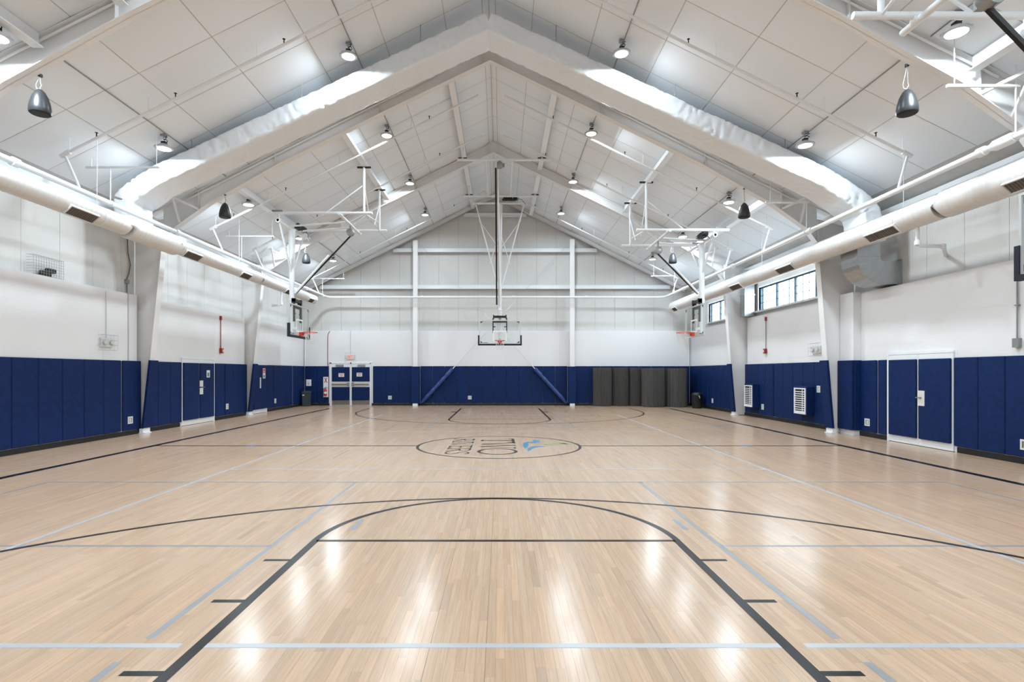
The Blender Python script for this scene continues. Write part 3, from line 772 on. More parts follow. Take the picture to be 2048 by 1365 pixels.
# ================================================================== DUCTS
def arc2(c, r, a0, a1, n): return [(c[0]+r*math.cos(a0+(a1-a0)*i/n), c[1]+r*math.sin(a0+(a1-a0)*i/n)) for i in range(n+1)]
def wrapped_duct():
    t = thing('wrapped_duct', 'big white foil-wrapped duct arching under the roof', 'duct', (XC, 13.25, 5.0))
    hw, hh = 0.42, 0.235
    def corner(P, n=7):
        """round the corners of a polyline"""
        P = [Vector(p) for p in P]; out = [P[0]]
        for i in range(1, len(P)-1):
            a, b, c = P[i-1], P[i], P[i+1]; R = 0.45 if i not in (3,) else 0.12
            R = min(R, (a-b).length*0.45, (c-b).length*0.45)
            p0 = b+(a-b).normalized()*R; p1 = b+(c-b).normalized()*R
            for k in range(n+1):
                u = k/n; out.append((1-u)**2*p0 + 2*u*(1-u)*b + u*u*p1)
        out.append(P[-1]); return out
    def sweep(P, nm):
        pts = corner(P); fine = [pts[0]]
        for a, b in zip(pts, pts[1:]):
            n = max(1, int((b-a).length/0.045))
            for k in range(1, n+1): fine.append(a+(b-a)*k/n)
        cs = []
        N4 = 5; rc = 0.07
        for (sx, sy, a0) in ((1, 1, 0), (-1, 1, PI/2), (-1, -1, PI), (1, -1, 1.5*PI)):
            for k in range(N4+1):
                a = a0+PI/2*k/N4; cs.append((sx*(hw-rc)+rc*math.cos(a), sy*(hh-rc)+rc*math.sin(a)))
        dense = []
        for i in range(len(cs)):
            a, b = Vector(cs[i]), Vector(cs[(i+1) % len(cs)]); n = max(1, int((b-a).length/0.05))
            for k in range(n): dense.append(tuple(a+(b-a)*k/n))
        mb = MB(); k = len(dense); L = 0
        for i, p in enumerate(fine):
            a = fine[max(0, i-1)]; b = fine[min(len(fine)-1, i+1)]; tg = (b-a).normalized(); nrm = Vector((-tg.y, tg.x))
            if nrm.y < 0 and abs(tg.x) > 0.3: nrm = -nrm
            if i: L += (p-fine[i-1]).length
            seam_ = 0.982 if (L % 1.25) < 0.07 else 1.0
            for (cy, cn) in dense:
                q = Vector((p.x+nrm.x*cn*seam_, 13.25+cy*seam_, p.y+nrm.y*cn*seam_))
                n1 = noise.noise(Vector((q.x*1.7, q.y*1.3, q.z*1.7))); n2 = noise.noise(Vector((q.x*5.5+q.y*3.0, q.y*2.2, q.z*5.5+7))); n3 = noise.noise(Vector((q.x*11, q.y*6-q.x*4, q.z*11)))
                w_ = 0.012*n1 - 0.032*(1-abs(n2))**7*(0.4+0.8*abs(n1)*2) + 0.010*n3
                d = Vector((nrm.x*cn, cy, nrm.y*cn)).normalized()
                mb.v.append(tuple(q+d*w_))
        for i in range(len(fine)-1):
            for j in range(k):
                j2 = (j+1) % k; mb.face((i*k+j, i*k+j2, (i+1)*k+j2, (i+1)*k+j), True)
        mb.face(list(range(k))[::-1]); mb.face([(len(fine)-1)*k+j for j in range(k)])
        return mk(nm, mb, 'duct_wrap', t)
    # keep normals consistent: sweep left arm and right arm together
    def zc(r): return 9.955-0.463*r
    sweep([(XC, zc(0)), (XC-4, zc(4)), (XC-7.95, zc(7.95)), (-8.92, 5.78), (-8.86, 5.08)], 'duct_arm')
    sweep([(XC, zc(0)), (XC+4, zc(4)), (XC+8.1, zc(8.1)+0.0), (8.72, 5.55), (8.86, 4.75)], 'duct_arm')
    for r in (1.6, 4.4, 7.0):
        for s in (-1, 1):
            X = XC+s*r
            for yy in (12.88, 13.62):
                mk('hanger_rod', MB().tube([(X, yy, zc(r)+0.20), (X, yy, ceil_z(X)+0.005)], 0.008, 6), 'zinc', t)
wrapped_duct()

def spiral_duct(X, Z, segs, y_end, nm, grilles, face):
    t = thing('spiral_duct', nm, 'duct', (X, (segs[0][0]+y_end)/2, Z-0.25), 'round supply ducts')
    n = 36
    path, rad = [], []
    for i, (y0, r) in enumerate(segs):
        y1 = segs[i+1][0] if i+1 < len(segs) else y_end
        if i: path.append(y0-0.04); rad.append(segs[i-1][1])
        y = y0 + (0.10 if i else 0)
        while y < y1-0.05:
            path += [y, y+0.085, y+0.10, y+0.115]; rad += [r, r, r+0.0045, r]; y += 0.13
        path.append(y1-0.02 if i+1 < len(segs) else y1); rad.append(r)
    mb = MB(); mb.tube([(X, y, Z) for y in path], 0.2, n, radii=rad)
    d = mk('duct_body', mb, 'duct_white', t)
    mk('end_cap', MB().tube([(X, y_end-0.03, Z), (X, y_end, Z), (X, y_end+0.025, Z)], 0.2, n, radii=[rad[-1]+0.012, rad[-1]+0.012, rad[-1]*0.93]), 'duct_white', t)
    for y0, y1 in grilles:
        r = [sg[1] for sg in segs if sg[0] <= y0][-1]
        ang = math.radians(-48); ca, sa = math.cos(ang), math.sin(ang)
        def P(u, v, h):   # u along Y, v around, h outward
            return (X + face*((r+h)*ca - v*sa), u, Z + (r+h)*sa + v*ca)
        hh = 0.115
        def plate(mb, u0, u1, v0, v1, h0, h1):
            mb.extrude([P(u0, v0, h0), P(u1, v0, h0), P(u1, v1, h0), P(u0, v1, h0)], Vector(P(u0, v0, h1))-Vector(P(u0, v0, h0)))
        fr_ = MB()
        for (a, b, c, e) in ((y0, y1, hh-0.02, hh), (y0, y1, -hh, -hh+0.02), (y0, y0+0.02, -hh+0.02, hh-0.02), (y1-0.02, y1, -hh+0.02, hh-0.02)): plate(fr_, a, b, c, e, -0.03, 0.03)
        g = mk('supply_grille', fr_, 'duct_white', t)
        mb = MB(); plate(mb, y0+0.02, y1-0.02, -hh+0.02, hh-0.02, -0.02, 0.008); mk('grille_back', mb, 'grille_dark', g)
        mb = MB()
        k = 14
        for i in range(k):
            u = y0+0.04+(y1-y0-0.08)*i/(k-1); plate(mb, u-0.003, u+0.003, -hh+0.02, hh-0.02, 0.008, 0.018)
        mk('grille_vane', mb, 'grille_dark', g)
    # straps
    for yy in (segs[0][0]+2.2, segs[0][0]+8.4, segs[0][0]+14.6):
        r = [sg[1] for sg in segs if sg[0] <= yy][-1]
        mk('duct_strap', MB().tube([(X, yy, Z), (X, yy+0.04, Z)], r+0.007, n), 'duct_white', t)
        mk('hanger_rod', MB().tube([(X, yy+0.02, Z+r), (X, yy+0.02, ceil_z(X)+0.01)], 0.006, 6), 'white_steel', t)
spiral_duct(-8.45, 4.96, [(3.0, 0.205), (12.2, 0.255), (14.05, 0.195), (19.0, 0.185)], 24.6, 'round white spiral duct along the left wall', [(10.45, 11.2), (14.35, 15.1), (17.45, 18.1), (21.1, 21.7), (23.6, 24.2)], 1)
spiral_duct(8.42, 4.86, [(3.0, 0.265), (10.3, 0.25)], 26.6, 'round white spiral duct along the right wall below the windows', [(8.1, 8.9), (11.35, 12.3), (15.4, 16.3), (18.75, 19.6), (25.6, 26.2)], -1)

def galv(y0, y1, xa, ztop, nm):
    t = thing('galvanised_duct', nm, 'duct', (9.2, (y0+y1)/2, 3.78), 'bare galvanised duct drops')
    xb = xa+0.56; R = 0.56
    # vertical run then elbow to the wall
    mk('duct_riser', MB().box(xa, xb, y0, y1, 4.52, ztop), 'galvanised', t)
    mk('duct_joint', MB().box(xa-0.012, xb+0.012, y0-0.012, y1+0.012, 4.50, 4.53), 'galvanised', t)
    heel = [(xa+0.66-0.66*math.cos(a), 4.50-0.68*math.sin(a)) for a in [PI/2*i/10 for i in range(11)]]
    throat = [(xb+0.10-0.10*math.cos(a), 4.50-0.12*math.sin(a)) for a in [PI/2*i/5 for i in range(6)]]
    poly = heel + [(LIN_R-0.005, 3.82), (LIN_R-0.005, 4.38)] + throat[::-1]
    mk('duct_elbow', MB().prism(poly, y0, y1), 'galvanised', t)
    mk('wall_flange', MB().box(LIN_R-0.03, LIN_R-0.006, y0-0.04, y1+0.04, 3.785, 4.43), 'galvanised', t)
galv(13.30, 13.95, 8.68, 5.05, 'bare galvanised duct elbow entering the wall by the right middle column')
t = thing('galvanised_duct', 'smaller galvanised duct box behind the right far column', 'duct', (9.3, 20.9, 3.78), 'bare galvanised duct drops')
mk('duct_riser', MB().box(9.25, 9.62, 20.72, 21.10, 3.80, 5.55), 'galvanised', t)
mk('duct_joint', MB().box(9.23, 9.64, 20.70, 21.12, 4.60, 4.64), 'galvanised', t)

# ================================================================== PIPES
XPL, XPR, ZP, YPF = -8.55, 8.06, 5.37, 26.9
t = thing('sprinkler_main', 'white sprinkler main pipe running round the walls above the ducts', 'pipe', (0, YPF, ZP))
mk('main_pipe', MB().tube([(XPL, 2.7, ZP), (XPL, 13, ZP), (XPL, YPF-0.3, ZP), (XPL+0.1, YPF-0.08, ZP), (XPL+0.32, YPF, ZP), (0, YPF, ZP), (XPR-0.32, YPF, ZP), (XPR-0.1, YPF-0.08, ZP), (XPR, YPF-0.3, ZP), (XPR, 13, ZP), (XPR, 2.7, ZP)], 0.056, 14), 'white_steel', t)
for x, ys in ((XPL, (9.6, 14.4, 19.2, 24.0)), (XPR, (8.75, 9.15, 14.2, 19.0, 24.0))):
    for y in ys: mk('pipe_coupling', MB().tube([(x, y-0.07, ZP), (x, y-0.065, ZP), (x, y+0.065, ZP), (x, y+0.07, ZP)], 0.08, 12, radii=[0.058, 0.08, 0.08, 0.058]), 'white_steel', t)
for x in (-3.9, 0.6, 4.2): mk('pipe_coupling', MB().tube([(x-0.06, YPF, ZP), (x+0.06, YPF, ZP)], 0.075, 12), 'white_steel', t)
mk('relief_bulge', MB().tube([(XPR, 8.55, ZP), (XPR, 8.62, ZP), (XPR, 8.9, ZP), (XPR, 8.97, ZP)], 0.08, 14, radii=[0.06, 0.09, 0.09, 0.06]), 'white_steel', t)
BR = [11.07, 16.75, 19.6, 25.6]
BO = ['in front of the wrapped duct', 'just behind the middle frame', 'over the side baskets', 'near the far wall']
for y, w_ in zip(BR, BO):
    for s in (-1, 1):
        xm = XPL if s < 0 else XPR
        xe = XC+s*8.55; dz = 0.30
        zr = lambda r: APEX-0.5*r-dz
        b = thing('sprinkler_branch', 'sloping white sprinkler branch pipe on the %s roof slope %s' % ('left' if s < 0 else 'right', w_), 'pipe', (XC+s*4.5, y, ZP), 'sprinkler branch pipes')
        mk('branch_pipe', MB().tube([(XC+s*0.4, y, zr(0.4)), (XC+s*8.55, y, zr(8.55))], 0.03, 10), 'white_steel', b)
        mk('pipe_elbow', MB().tube([(XC+s*8.45, y, zr(8.45)), (XC+s*8.62, y, zr(8.6)-0.02)], 0.05, 10), 'white_steel', b)
        mk('branch_drop', MB().tube([(XC+s*8.55, y, zr(8.55)), (xm, y, ZP+0.05)], 0.027, 10), 'white_steel', b)
        for r in (1.9, 4.1, 6.3, 7.9):
            X = XC+s*r
            mk('sprinkler_head', MB().tube([(X, y, zr(r)), (X, y, zr(r)+0.11)], 0.012, 8).lathe([(0.004, 0.10), (0.03, 0.11), (0.03, 0.116), (0.004, 0.12)], (X, y, zr(r)), 10), 'black_paint', b)
            X2 = X + s*0.55
            mk('hanger_rod', MB().tube([(X2, y, zr(abs(X2-XC))), (X2, y, ceil_z(X2)+0.01)], 0.007, 6), 'white_steel', b)
# trapeze hangers for the mains
for s, y, nm in ((-1, 11.95, 'white strut hanger above the left pipe beside the wrapped duct elbow'), (-1, 18.0, 'white strut hanger above the left pipe before the left basket'), (-1, 26.15, 'white strut hanger above the left pipe near the far wall'),
              (1, 8.55, 'bright strut hanger above the right pipe at the upper right edge'), (1, 14.4, 'white strut hanger above the right pipe at the middle frame'), (1, 25.4, 'white strut hanger above the right pipe near the far wall')):
    xa, xb = (-9.08, -7.48) if s < 0 else (6.98, 8.12); xm = XPL if s < 0 else XPR
    zb = 6.16
    h = thing('strut_hanger', nm, 'hanger', (xm, y, ZP), 'pipe hangers')
    mk('strut', MB().box(xa, xb, y-0.02, y+0.02, zb-0.02, zb+0.02), 'white_steel', h)
    mk('hanger_rod', MB().tube([(xm, y, ZP+0.06), (xm, y, zb)], 0.012, 8), 'white_steel', h)
    for x in (xa+0.12, xb-0.06): mk('hanger_rod', MB().tube([(x, y, zb), (x, y, max(zb+0.02, ceil_z(x)+0.01))], 0.007, 6), 'white_steel', h)
    mk('pipe_ring', MB().tube([(xm+0.068*math.cos(a), y, ZP+0.068*math.sin(a)) for a in [2*PI*i/16 for i in range(17)]], 0.008, 6), 'white_steel', h)
# drop elbows under the ducts
for s, y, x0, x1, nm in ((1, 11.08, 8.45, 8.97, 'white pipe elbow hanging below the right spiral duct'), (-1, 20.9, -8.40, -8.72, 'white pipe elbow below the left spiral duct by the left basket')):
    p = thing('drop_pipe', nm, 'pipe', (x0, y, 4.2))
    run = [(x0, y, 4.76), (x0, y, 4.30), (x0+s*0.06, y, 4.24), (x1, y, 4.23)]
    if s > 0: run += [(x1+0.04, y+0.04, 4.23), (LIN_R-0.03, y+0.85, 4.23)]
    mk('pipe_run', MB().tube(run, 0.038, 12), 'white_steel', p)
    for q in ((x0, y, 4.30), (x1, y, 4.23)): mk('pipe_coupling', MB().lathe([(0.02, -0.055), (0.055, -0.04), (0.055, 0.04), (0.02, 0.055)], q, 12), 'white_steel', p)

# ================================================================== LIGHTS
LX = (-7.58, -3.43, 2.71, 6.84); LY = (0.0, 4.1, 8.2, 12.28, 16.4, 20.55, 24.65)
RN = ('in the row by the left wall', 'in the row left of the ridge', 'in the row right of the ridge', 'in the row by the right wall')
def led(x, y, label, group):
    zc_ = ceil_z(x); z = zc_ - 0.33
    t = thing('high_bay_light', label, 'ceiling light', (x, y, z), group)
    mk('housing', MB().lathe([(0.155, 0.0), (0.19, 0.006), (0.195, 0.03), (0.165, 0.045), (0.11, 0.06), (0.085, 0.10), (0.04, 0.115), (0.005, 0.118)], (x, y, z), 48, lobes=12, amp=0.035), 'led_body', t)
    mk('lens', MB().lathe([(0.15, 0.004), (0.14, -0.008), (0.005, -0.012)], (x, y, z), 32), 'led_lens', t)
    mk('driver', MB().cbox(x-0.05, x+0.05, y-0.05, y+0.05, z+0.115, z+0.165, 0.008), 'black_paint', t)
    mk('hook', MB().tube([(x, y, z+0.16), (x+0.01, y, z+0.20), (x-0.02, y, z+0.23), (x, y, z+0.26), (x, y, zc_+0.01)], 0.006, 6), 'zinc', t)
    pts = [(x+0.03+0.05*math.sin(k*1.1), y+0.05*math.cos(k*1.3), z+0.17+0.012*k) for k in range(11)]
    mk('power_cord', MB().tube(pts+[(x+0.06, y, zc_-0.02)], 0.008, 6), 'black_strap', t)
    mk('junction_box', MB().box(x-0.05, x+0.05, y-0.05, y+0.05, zc_-0.06, zc_-0.01), 'zinc', t)
    ld = bpy.data.lights.new('led_lamp', 'AREA'); ld.shape = 'DISK'; ld.size = 0.28; ld.energy = LED_WATTS; ld.color = (0.785, 0.91, 1.0)
    lo = bpy.data.objects.new('led_lamp', ld); C.objects.link(lo); lo.parent = t; lo.location = (0, 0, -0.018)
for i, x in enumerate(LX):
    vis = 0
    for y in LY:
        seen = (y > 8 and i in (0, 3)) or y > 12
        if seen: lab = 'round LED high-bay light, %s %s' % (ORD[vis], RN[i]); vis += 1; grp = 'LED high-bay lights'
        else: lab = 'round LED high-bay light above and behind the viewpoint, out of view'; grp = 'LED lights out of view'
        led(x, y, lab, grp)
    z = ceil_z(x)
    # surface conduit feeding the row
    cn = thing('light_conduit', 'thin conduit on the roof feeding the lights %s' % RN[i], 'conduit', (x, 13, z-0.02), 'lighting conduits')
    for a, b in ((2.6, 8.75), (8.95, 14.95), (15.15, 21.2), (21.4, 27.3)):
        mk('conduit_run', MB().tube([(x+0.05, a, ceil_z(x+0.05)-0.014), (x+0.05, b, ceil_z(x+0.05)-0.014)], 0.011, 6), 'zinc', cn)

# pendant speakers
for s, X in ((-1, -7.58), (1, 6.68)):
    for k, y in enumerate((8.98, 15.0, 21.25)):
        side = 'left' if s < 0 else 'right'
        t = thing('pendant_speaker', 'black bell-shaped pendant speaker on the %s, %s of three' % (side, ('nearest', 'middle', 'farthest')[k]), 'speaker', (X, y, 5.92), 'pendant speakers')
        z = 5.93
        mk('speaker_cabinet', MB().lathe([(0.150, 0.0), (0.158, 0.02), (0.155, 0.08), (0.140, 0.17), (0.112, 0.27), (0.072, 0.35), (0.030, 0.395), (0.004, 0.40)], (X, y, z), 32), 'speaker_black', t)
        mk('speaker_grille', MB().lathe([(0.145, 0.001), (0.135, -0.012), (0.004, -0.016)], (X, y, z), 32), 'speaker_grille', t)
        r = abs(X-XC); zb = 6.32 + (7.7-r)*0.56
        mk('hook', MB().tube([(X, y, z+0.39), (X, y, z+0.43), (X+0.025, y, z+0.46), (X+0.01, y, z+0.49), (X, y, zb)], 0.008, 6), 'zinc', t)
        mk('safety_wire', MB().tube([(X, y, z+0.40), (X-0.06, y, z+0.42), (X-0.07, y, z+0.48), (X, y, zb)], 0.004, 6), 'white_steel', t)
        mk('flange_clamp', MB().box(X-0.02, X+0.02, y-0.03, y+0.03, zb-0.02, zb+0.03), 'black_paint', t)

# ================================================================== BASKETBALL GOALS
def goal(P, label, pad, pivot, low, rig):
    """P maps (a toward court, b across, z) to the hall"""
    t = thing('basketball_goal', label, 'basketball hoop', P(0, 0, 2.9), 'ceiling hung basketball goals')
    V = lambda a, b, z: Vector(P(a, b, z))
    def bx(mb, a0, a1, b0, b1, z0, z1):
        p, q = P(a0, b0, z0), P(a1, b1, z1); mb.box(p[0], q[0], p[1], q[1], z0, z1); return mb
    Wd, Z0, Z1 = 0.915, 2.90, 3.97
    bd = mk('backboard', bx(MB(), -0.012, 0, -Wd+0.02, Wd-0.02, Z0+0.02, Z1-0.02), 'board_glass', t)
    fr_ = MB()
    bx(fr_, -0.05, 0.008, -Wd, -Wd+0.035, Z0, Z1); bx(fr_, -0.05, 0.008, Wd-0.035, Wd, Z0, Z1)
    bx(fr_, -0.05, 0.008, -Wd+0.035, Wd-0.035, Z0, Z0+0.035); bx(fr_, -0.05, 0.008, -Wd+0.035, Wd-0.035, Z1-0.035, Z1)
    mk('board_frame', fr_, 'alu', bd)
    sq = MB()
    bx(sq, 0.001, 0.003, -0.305, -0.255, 3.05, 3.50); bx(sq, 0.001, 0.003, 0.255, 0.305, 3.05, 3.50); bx(sq, 0.001, 0.003, -0.255, 0.255, 3.45, 3.50); bx(sq, 0.001, 0.003, -0.255, 0.255, 3.05, 3.10)
    mk('target_square', sq, 'target_white', bd)
    cm = MB()
    for sb in (-1, 1):
        for zc_, sz in ((Z0+0.06, 1), (Z1-0.06, -1)):
            b0 = sb*(Wd-0.06)
            pl = [P(0.001, b0, zc_), P(0.001, b0-sb*0.13, zc_), P(0.001, b0, zc_+sz*0.09)]
            cm.extrude(pl, V(0.003, 0, 0)-V(0.001, 0, 0))
    bx(cm, 0.001, 0.003, -0.72, -0.52, Z0+0.06, Z0+0.085)
    mk('corner_mark', cm, 'board_mark', bd)
    if pad:
        pd = MB()
        for sb in (-1, 1): bx(pd, -0.06, 0.025, sb*(Wd-0.02), sb*(Wd+0.05), Z0-0.05, Z0+0.40)
        bx(pd, -0.06, 0.025, -Wd+0.02, Wd-0.02, Z0-0.05, Z0+0.025)
        mk('board_padding', pd, 'pad_dark', t)
    # ring, bracket, net
    rc, rr = 0.381, 0.2286
    ring = mk('rim', MB().tube([P(rc+rr*math.cos(x), rr*math.sin(x), 3.048) for x in [2*PI*i/32 for i in range(33)]], 0.010, 8, cap=False), 'rim_orange', t)
    br = MB(); bx(br, 0.008, 0.10, -0.09, 0.09, 2.93, 3.055)
    for sb in (-1, 1): br.extrude([P(0.10, sb*0.09, 3.055), P(0.24, sb*0.16, 3.05), P(0.10, sb*0.06, 2.96)], V(0, sb*0.012, 0)-V(0, 0, 0))
    bx(br, 0.09, 0.19, -0.10, 0.10, 3.025, 3.05)
    mk('rim_bracket', br, 'rim_orange', ring)
    nb = MB(); NL = 12
    for i in range(NL):
        for d in (-1, 1):
            pts = []
            for k in range(7):
                u = k/6; r = rr*(1-0.62*u+0.20*u*u); ang = 2*PI*(i+d*0.5*k/1.0*0.5)/NL*1.0
                pts.append(P(rc+r*math.cos(ang), r*math.sin(ang), 3.04-0.42*u))
            nb.tube(pts, 0.0045, 4, cap=False)
    mk('net', nb, 'net_white', t)
    # back brackets, adjuster
    hb = MB()
    for sb in (-1, 1): bx(hb, -0.11, -0.05, sb*0.275, sb*0.325, 3.40, 4.06)
    bx(hb, -0.11, -0.05, -0.275, 0.275, 3.86, 3.93)
    for sb in (-1, 1): bx(hb, -0.10, -0.06, sb*0.19, sb*0.275, 3.66, 3.70)
    mk('mounting_frame', hb, 'black_paint', t)
    aj = MB(); bx(aj, -0.16, -0.04, -0.30, 0.30, 4.07, 4.17)
    for sb in (-1, 1): bx(aj, -0.17, -0.03, sb*0.25, sb*0.30, 4.03, 4.20)
    mk('height_adjuster', aj, 'black_paint', t)
    ml = MB(); ml.tube([P(-0.27, 0, 3.0), P(-0.27, 0, pivot-1.9), P(-0.27, 0, pivot-0.15), P(-0.27, 0, pivot)], 0.08, 16, radii=[0.075, 0.085, 0.11, 0.12])
    mk('mast', ml, 'white_steel', t)
    mk('mast_collar', MB().tube([P(-0.27, 0, low-0.25), P(-0.27, 0, low-0.20)], 0.10, 16), 'white_steel', t)
    lk = MB(); bx(lk, -0.26, -0.05, -0.04, 0.04, 3.15, 3.23); bx(lk, -0.26, -0.10, -0.04, 0.04, 4.08, 4.15)
    mk('mast_bracket', lk, 'white_steel', t)
    mk('pivot_bar', MB().tube([P(-0.27, -1.2, pivot), P(-0.27, 1.2, pivot)], 0.045, 12), 'white_steel', t)
    vz = low+0.72
    for sb in (-1, 1):
        mk('side_brace', MB().tube([P(-0.27, sb*1.08, pivot), P(-0.27, sb*0.06, vz)], 0.032, 10), 'white_steel', t)
        mk('pivot_bearing', MB().tube([P(-0.27, sb*1.12, pivot), P(-0.27, sb*1.20, pivot)], 0.075, 12), 'white_steel', t)
        if pivot > 8:
            mk('cross_brace', MB().tube([P(-0.27, sb*0.93, pivot-0.75), P(-0.27, sb*0.04, pivot-2.0)], 0.018, 8), 'white_steel', t)
            mk('cross_brace', MB().tube([P(-0.27, sb*0.04, pivot-1.4), P(-0.27, sb*0.45, pivot-2.7)], 0.018, 8), 'white_steel', t)
    # motor unit on the pivot
    mo = MB()
    sgn = rig.get('motor_b', 1)
    mo.tube([P(-0.12, sgn*0.15, pivot+0.20), P(-0.12, sgn*0.55, pivot+0.20)], 0.075, 12)
    bx(mo, -0.22, -0.02, sgn*0.10, sgn*0.70, pivot+0.08, pivot+0.13); bx(mo, -0.20, -0.05, sgn*0.60, sgn*0.78, pivot+0.10, pivot+0.26)
    mo.tube([P(-0.12, sgn*0.62, pivot+0.18), P(-0.05, sgn*0.95, pivot+0.10), P(-0.10, sgn*1.15, pivot-0.10)], 0.012, 6)
    for k in range(5):
        a = 0.25+0.12*k
        mo.tube([P(-0.02, sgn*(a-0.1), pivot+0.02), P(0.02, sgn*a, pivot+0.16), P(-0.08, sgn*(a+0.12), pivot+0.27), P(-0.15, sgn*(a+0.05), pivot+0.05)], 0.010, 6)
    mk('hoist_motor', mo, 'black_paint', t)
    # winch, strap and folding brace
    wa, wz = rig['winch']
    wm = MB(); wm.tube([P(wa, -0.10, wz), P(wa, -0.08, wz), P(wa, 0.08, wz), P(wa, 0.10, wz)], 0.13, 16, radii=[0.08, 0.125, 0.125, 0.08])
    bx(wm, wa-0.05, wa+0.05, 0.10, 0.18, wz-0.06, wz+0.06); bx(wm, wa-0.02, wa+0.02, -0.03, 0.03, wz+0.10, rig['h'])
    mk('strap_winch', wm, 'zinc', t)
    la = V(-0.15, 0, low)
    mk('lift_strap', MB().bar(V(wa, rig.get('strap_b', 0.05), wz-0.1), la+(V(0, rig.get('strap_b', 0.05), 0)-V(0, 0, 0)), rig.get('strap_w', 0.03), 0.05), 'black_strap', t)
    ftop = V(wa, -0.07, wz); fb = la + (V(0, -0.03, 0)-V(0, 0, 0))
    mk('fold_brace', MB().tube([fb, fb+(ftop-fb)*rig.get('fold', 0.62)], 0.036, 10), 'white_steel', t)
    h = rig['h']
    if rig['type'] == 'side':
        a0, a1, ad = rig['a0'], rig['a1'], rig['ad']
        for sb in (-1, 1):
            b = sb*1.1
            mk('header_pipe', MB().tube([P(a0, b, h), P(a1, b, h)], 0.048, 12), 'white_steel', t)
            top = ceil_z(P(ad, 0, 0)[0])-0.26
            mk('drop_pipe', MB().tube([P(ad, b, h), P(ad, b, top)], 0.042, 12), 'white_steel', t)
            mk('beam_clamp', MB().bar(V(ad-0.22, b, top), V(ad+0.22, b, top), 0.05, 0.05), 'black_paint', t)
            mk('diagonal_brace', MB().tube([P(ad, b, h+(top-h)*0.62), P(ad-1.25, b, h)], 0.024, 8), 'white_steel', t)
            mk('diagonal_brace', MB().tube([P(ad, b, h+(top-h)*0.62), P(ad, b-sb*0.75, h)], 0.020, 8), 'white_steel', t)
            mk('diagonal_brace', MB().tube([P(ad, b, h), P(ad+0.2, 0, h)], 0.020, 8), 'white_steel', t)
            mk('pivot_hanger', MB().tube([P(-0.27, sb*1.1, pivot), P(-0.27, sb*1.1, h)], 0.03, 8), 'white_steel', t)
            mk('beam_clamp', MB().bar(V(a0+0.1, b, h+0.07), V(a0+0.45, b, h+0.07), 0.05, 0.06), 'zinc', t)
        mk('winch_pipe', MB().tube([P(wa, -1.35, h-0.08), P(wa, 1.35, h-0.08)], 0.048, 12), 'white_steel', t)
        for sb in (-1, 1): mk('pipe_clamp', MB().tube([P(wa, sb*1.1-0.04, h-0.06), P(wa, sb*1.1+0.04, h-0.06)], 0.065, 10), 'white_steel', t)
        for b, dz in ((-0.35, 0), (0.35, 0)):
            mk('tie_pipe', MB().tube([P(-0.27, b, pivot+0.02), P(wa, b, h-0.08)], 0.032, 10), 'white_steel', t)
    else:
        for a, b0, b1 in ((rig['af'], -1.55, 1.85), (rig['ab'], -1.66, 1.56)):
            mk('header_pipe', MB().tube([P(a, b0, h), P(a, b1, h)], 0.048, 12), 'white_steel', t)
            for b in (-1.35, 1.55):
                x = P(a, b, 0)[0]; mk('beam_clamp', MB().bar(V(a, b-0.16, h+0.06), V(a, b+0.16, h+0.06), 0.05, 0.04), 'black_paint', t)
                mk('drop_pipe', MB().tube([P(a, b, h), P(a, b, ceil_z(x)-0.25)], 0.036, 8), 'white_steel', t)
        for b in (-0.50, 0.46): mk('tie_pipe', MB().tube([P(rig['af'], b, h), P(rig['ab'], b, h)], 0.040, 10), 'white_steel', t)
        for sb in (-1, 1): mk('pivot_hanger', MB().tube([P(-0.27, sb*1.12, pivot), P(-0.27, sb*1.12, h)], 0.03, 8), 'white_steel', t)
    return t
PL = lambda a, b, z: (-6.95+a, 18.85+b, z)
PR = lambda a, b, z: (6.70-a, 18.95+b, z)
PRN = lambda a, b, z: (6.66-a, 6.10+b, z)
PCF = lambda a, b, z: (CX+b, 24.0-a, z)
goal(PCF, 'central basketball hoop on a tall mast before the far wall', True, 9.19, 4.67, {'type': 'end', 'h': 9.42, 'af': 4.1, 'ab': 0.0, 'winch': (4.1, 9.22), 'fold': 1.0, 'strap_b': -0.14, 'strap_w': 0.06, 'motor_b': 1})
goal(PL, 'left side basketball hoop with navy backboard padding and ceiling mast', True, 6.60, 4.40, {'type': 'side', 'h': 6.85, 'a0': -0.6, 'a1': 2.77, 'ad': 2.50, 'winch': (1.75, 6.50)})
goal(PR, 'right side basketball hoop with unpadded silver backboard frame and ceiling mast', False, 6.15, 4.40, {'type': 'side', 'h': 6.33, 'a0': -0.76, 'a1': 2.27, 'ad': 1.95, 'winch': (1.25, 5.90), 'motor_b': -1})
goal(PRN, 'nearest ceiling basketball rig at the upper right corner of the view', True, 6.15, 4.40, {'type': 'side', 'h': 6.38, 'a0': -0.76, 'a1': 2.02, 'ad': 1.65, 'winch': (1.18, 5.88), 'strap_w': 0.05, 'fold': 0.0001, 'motor_b': -1})

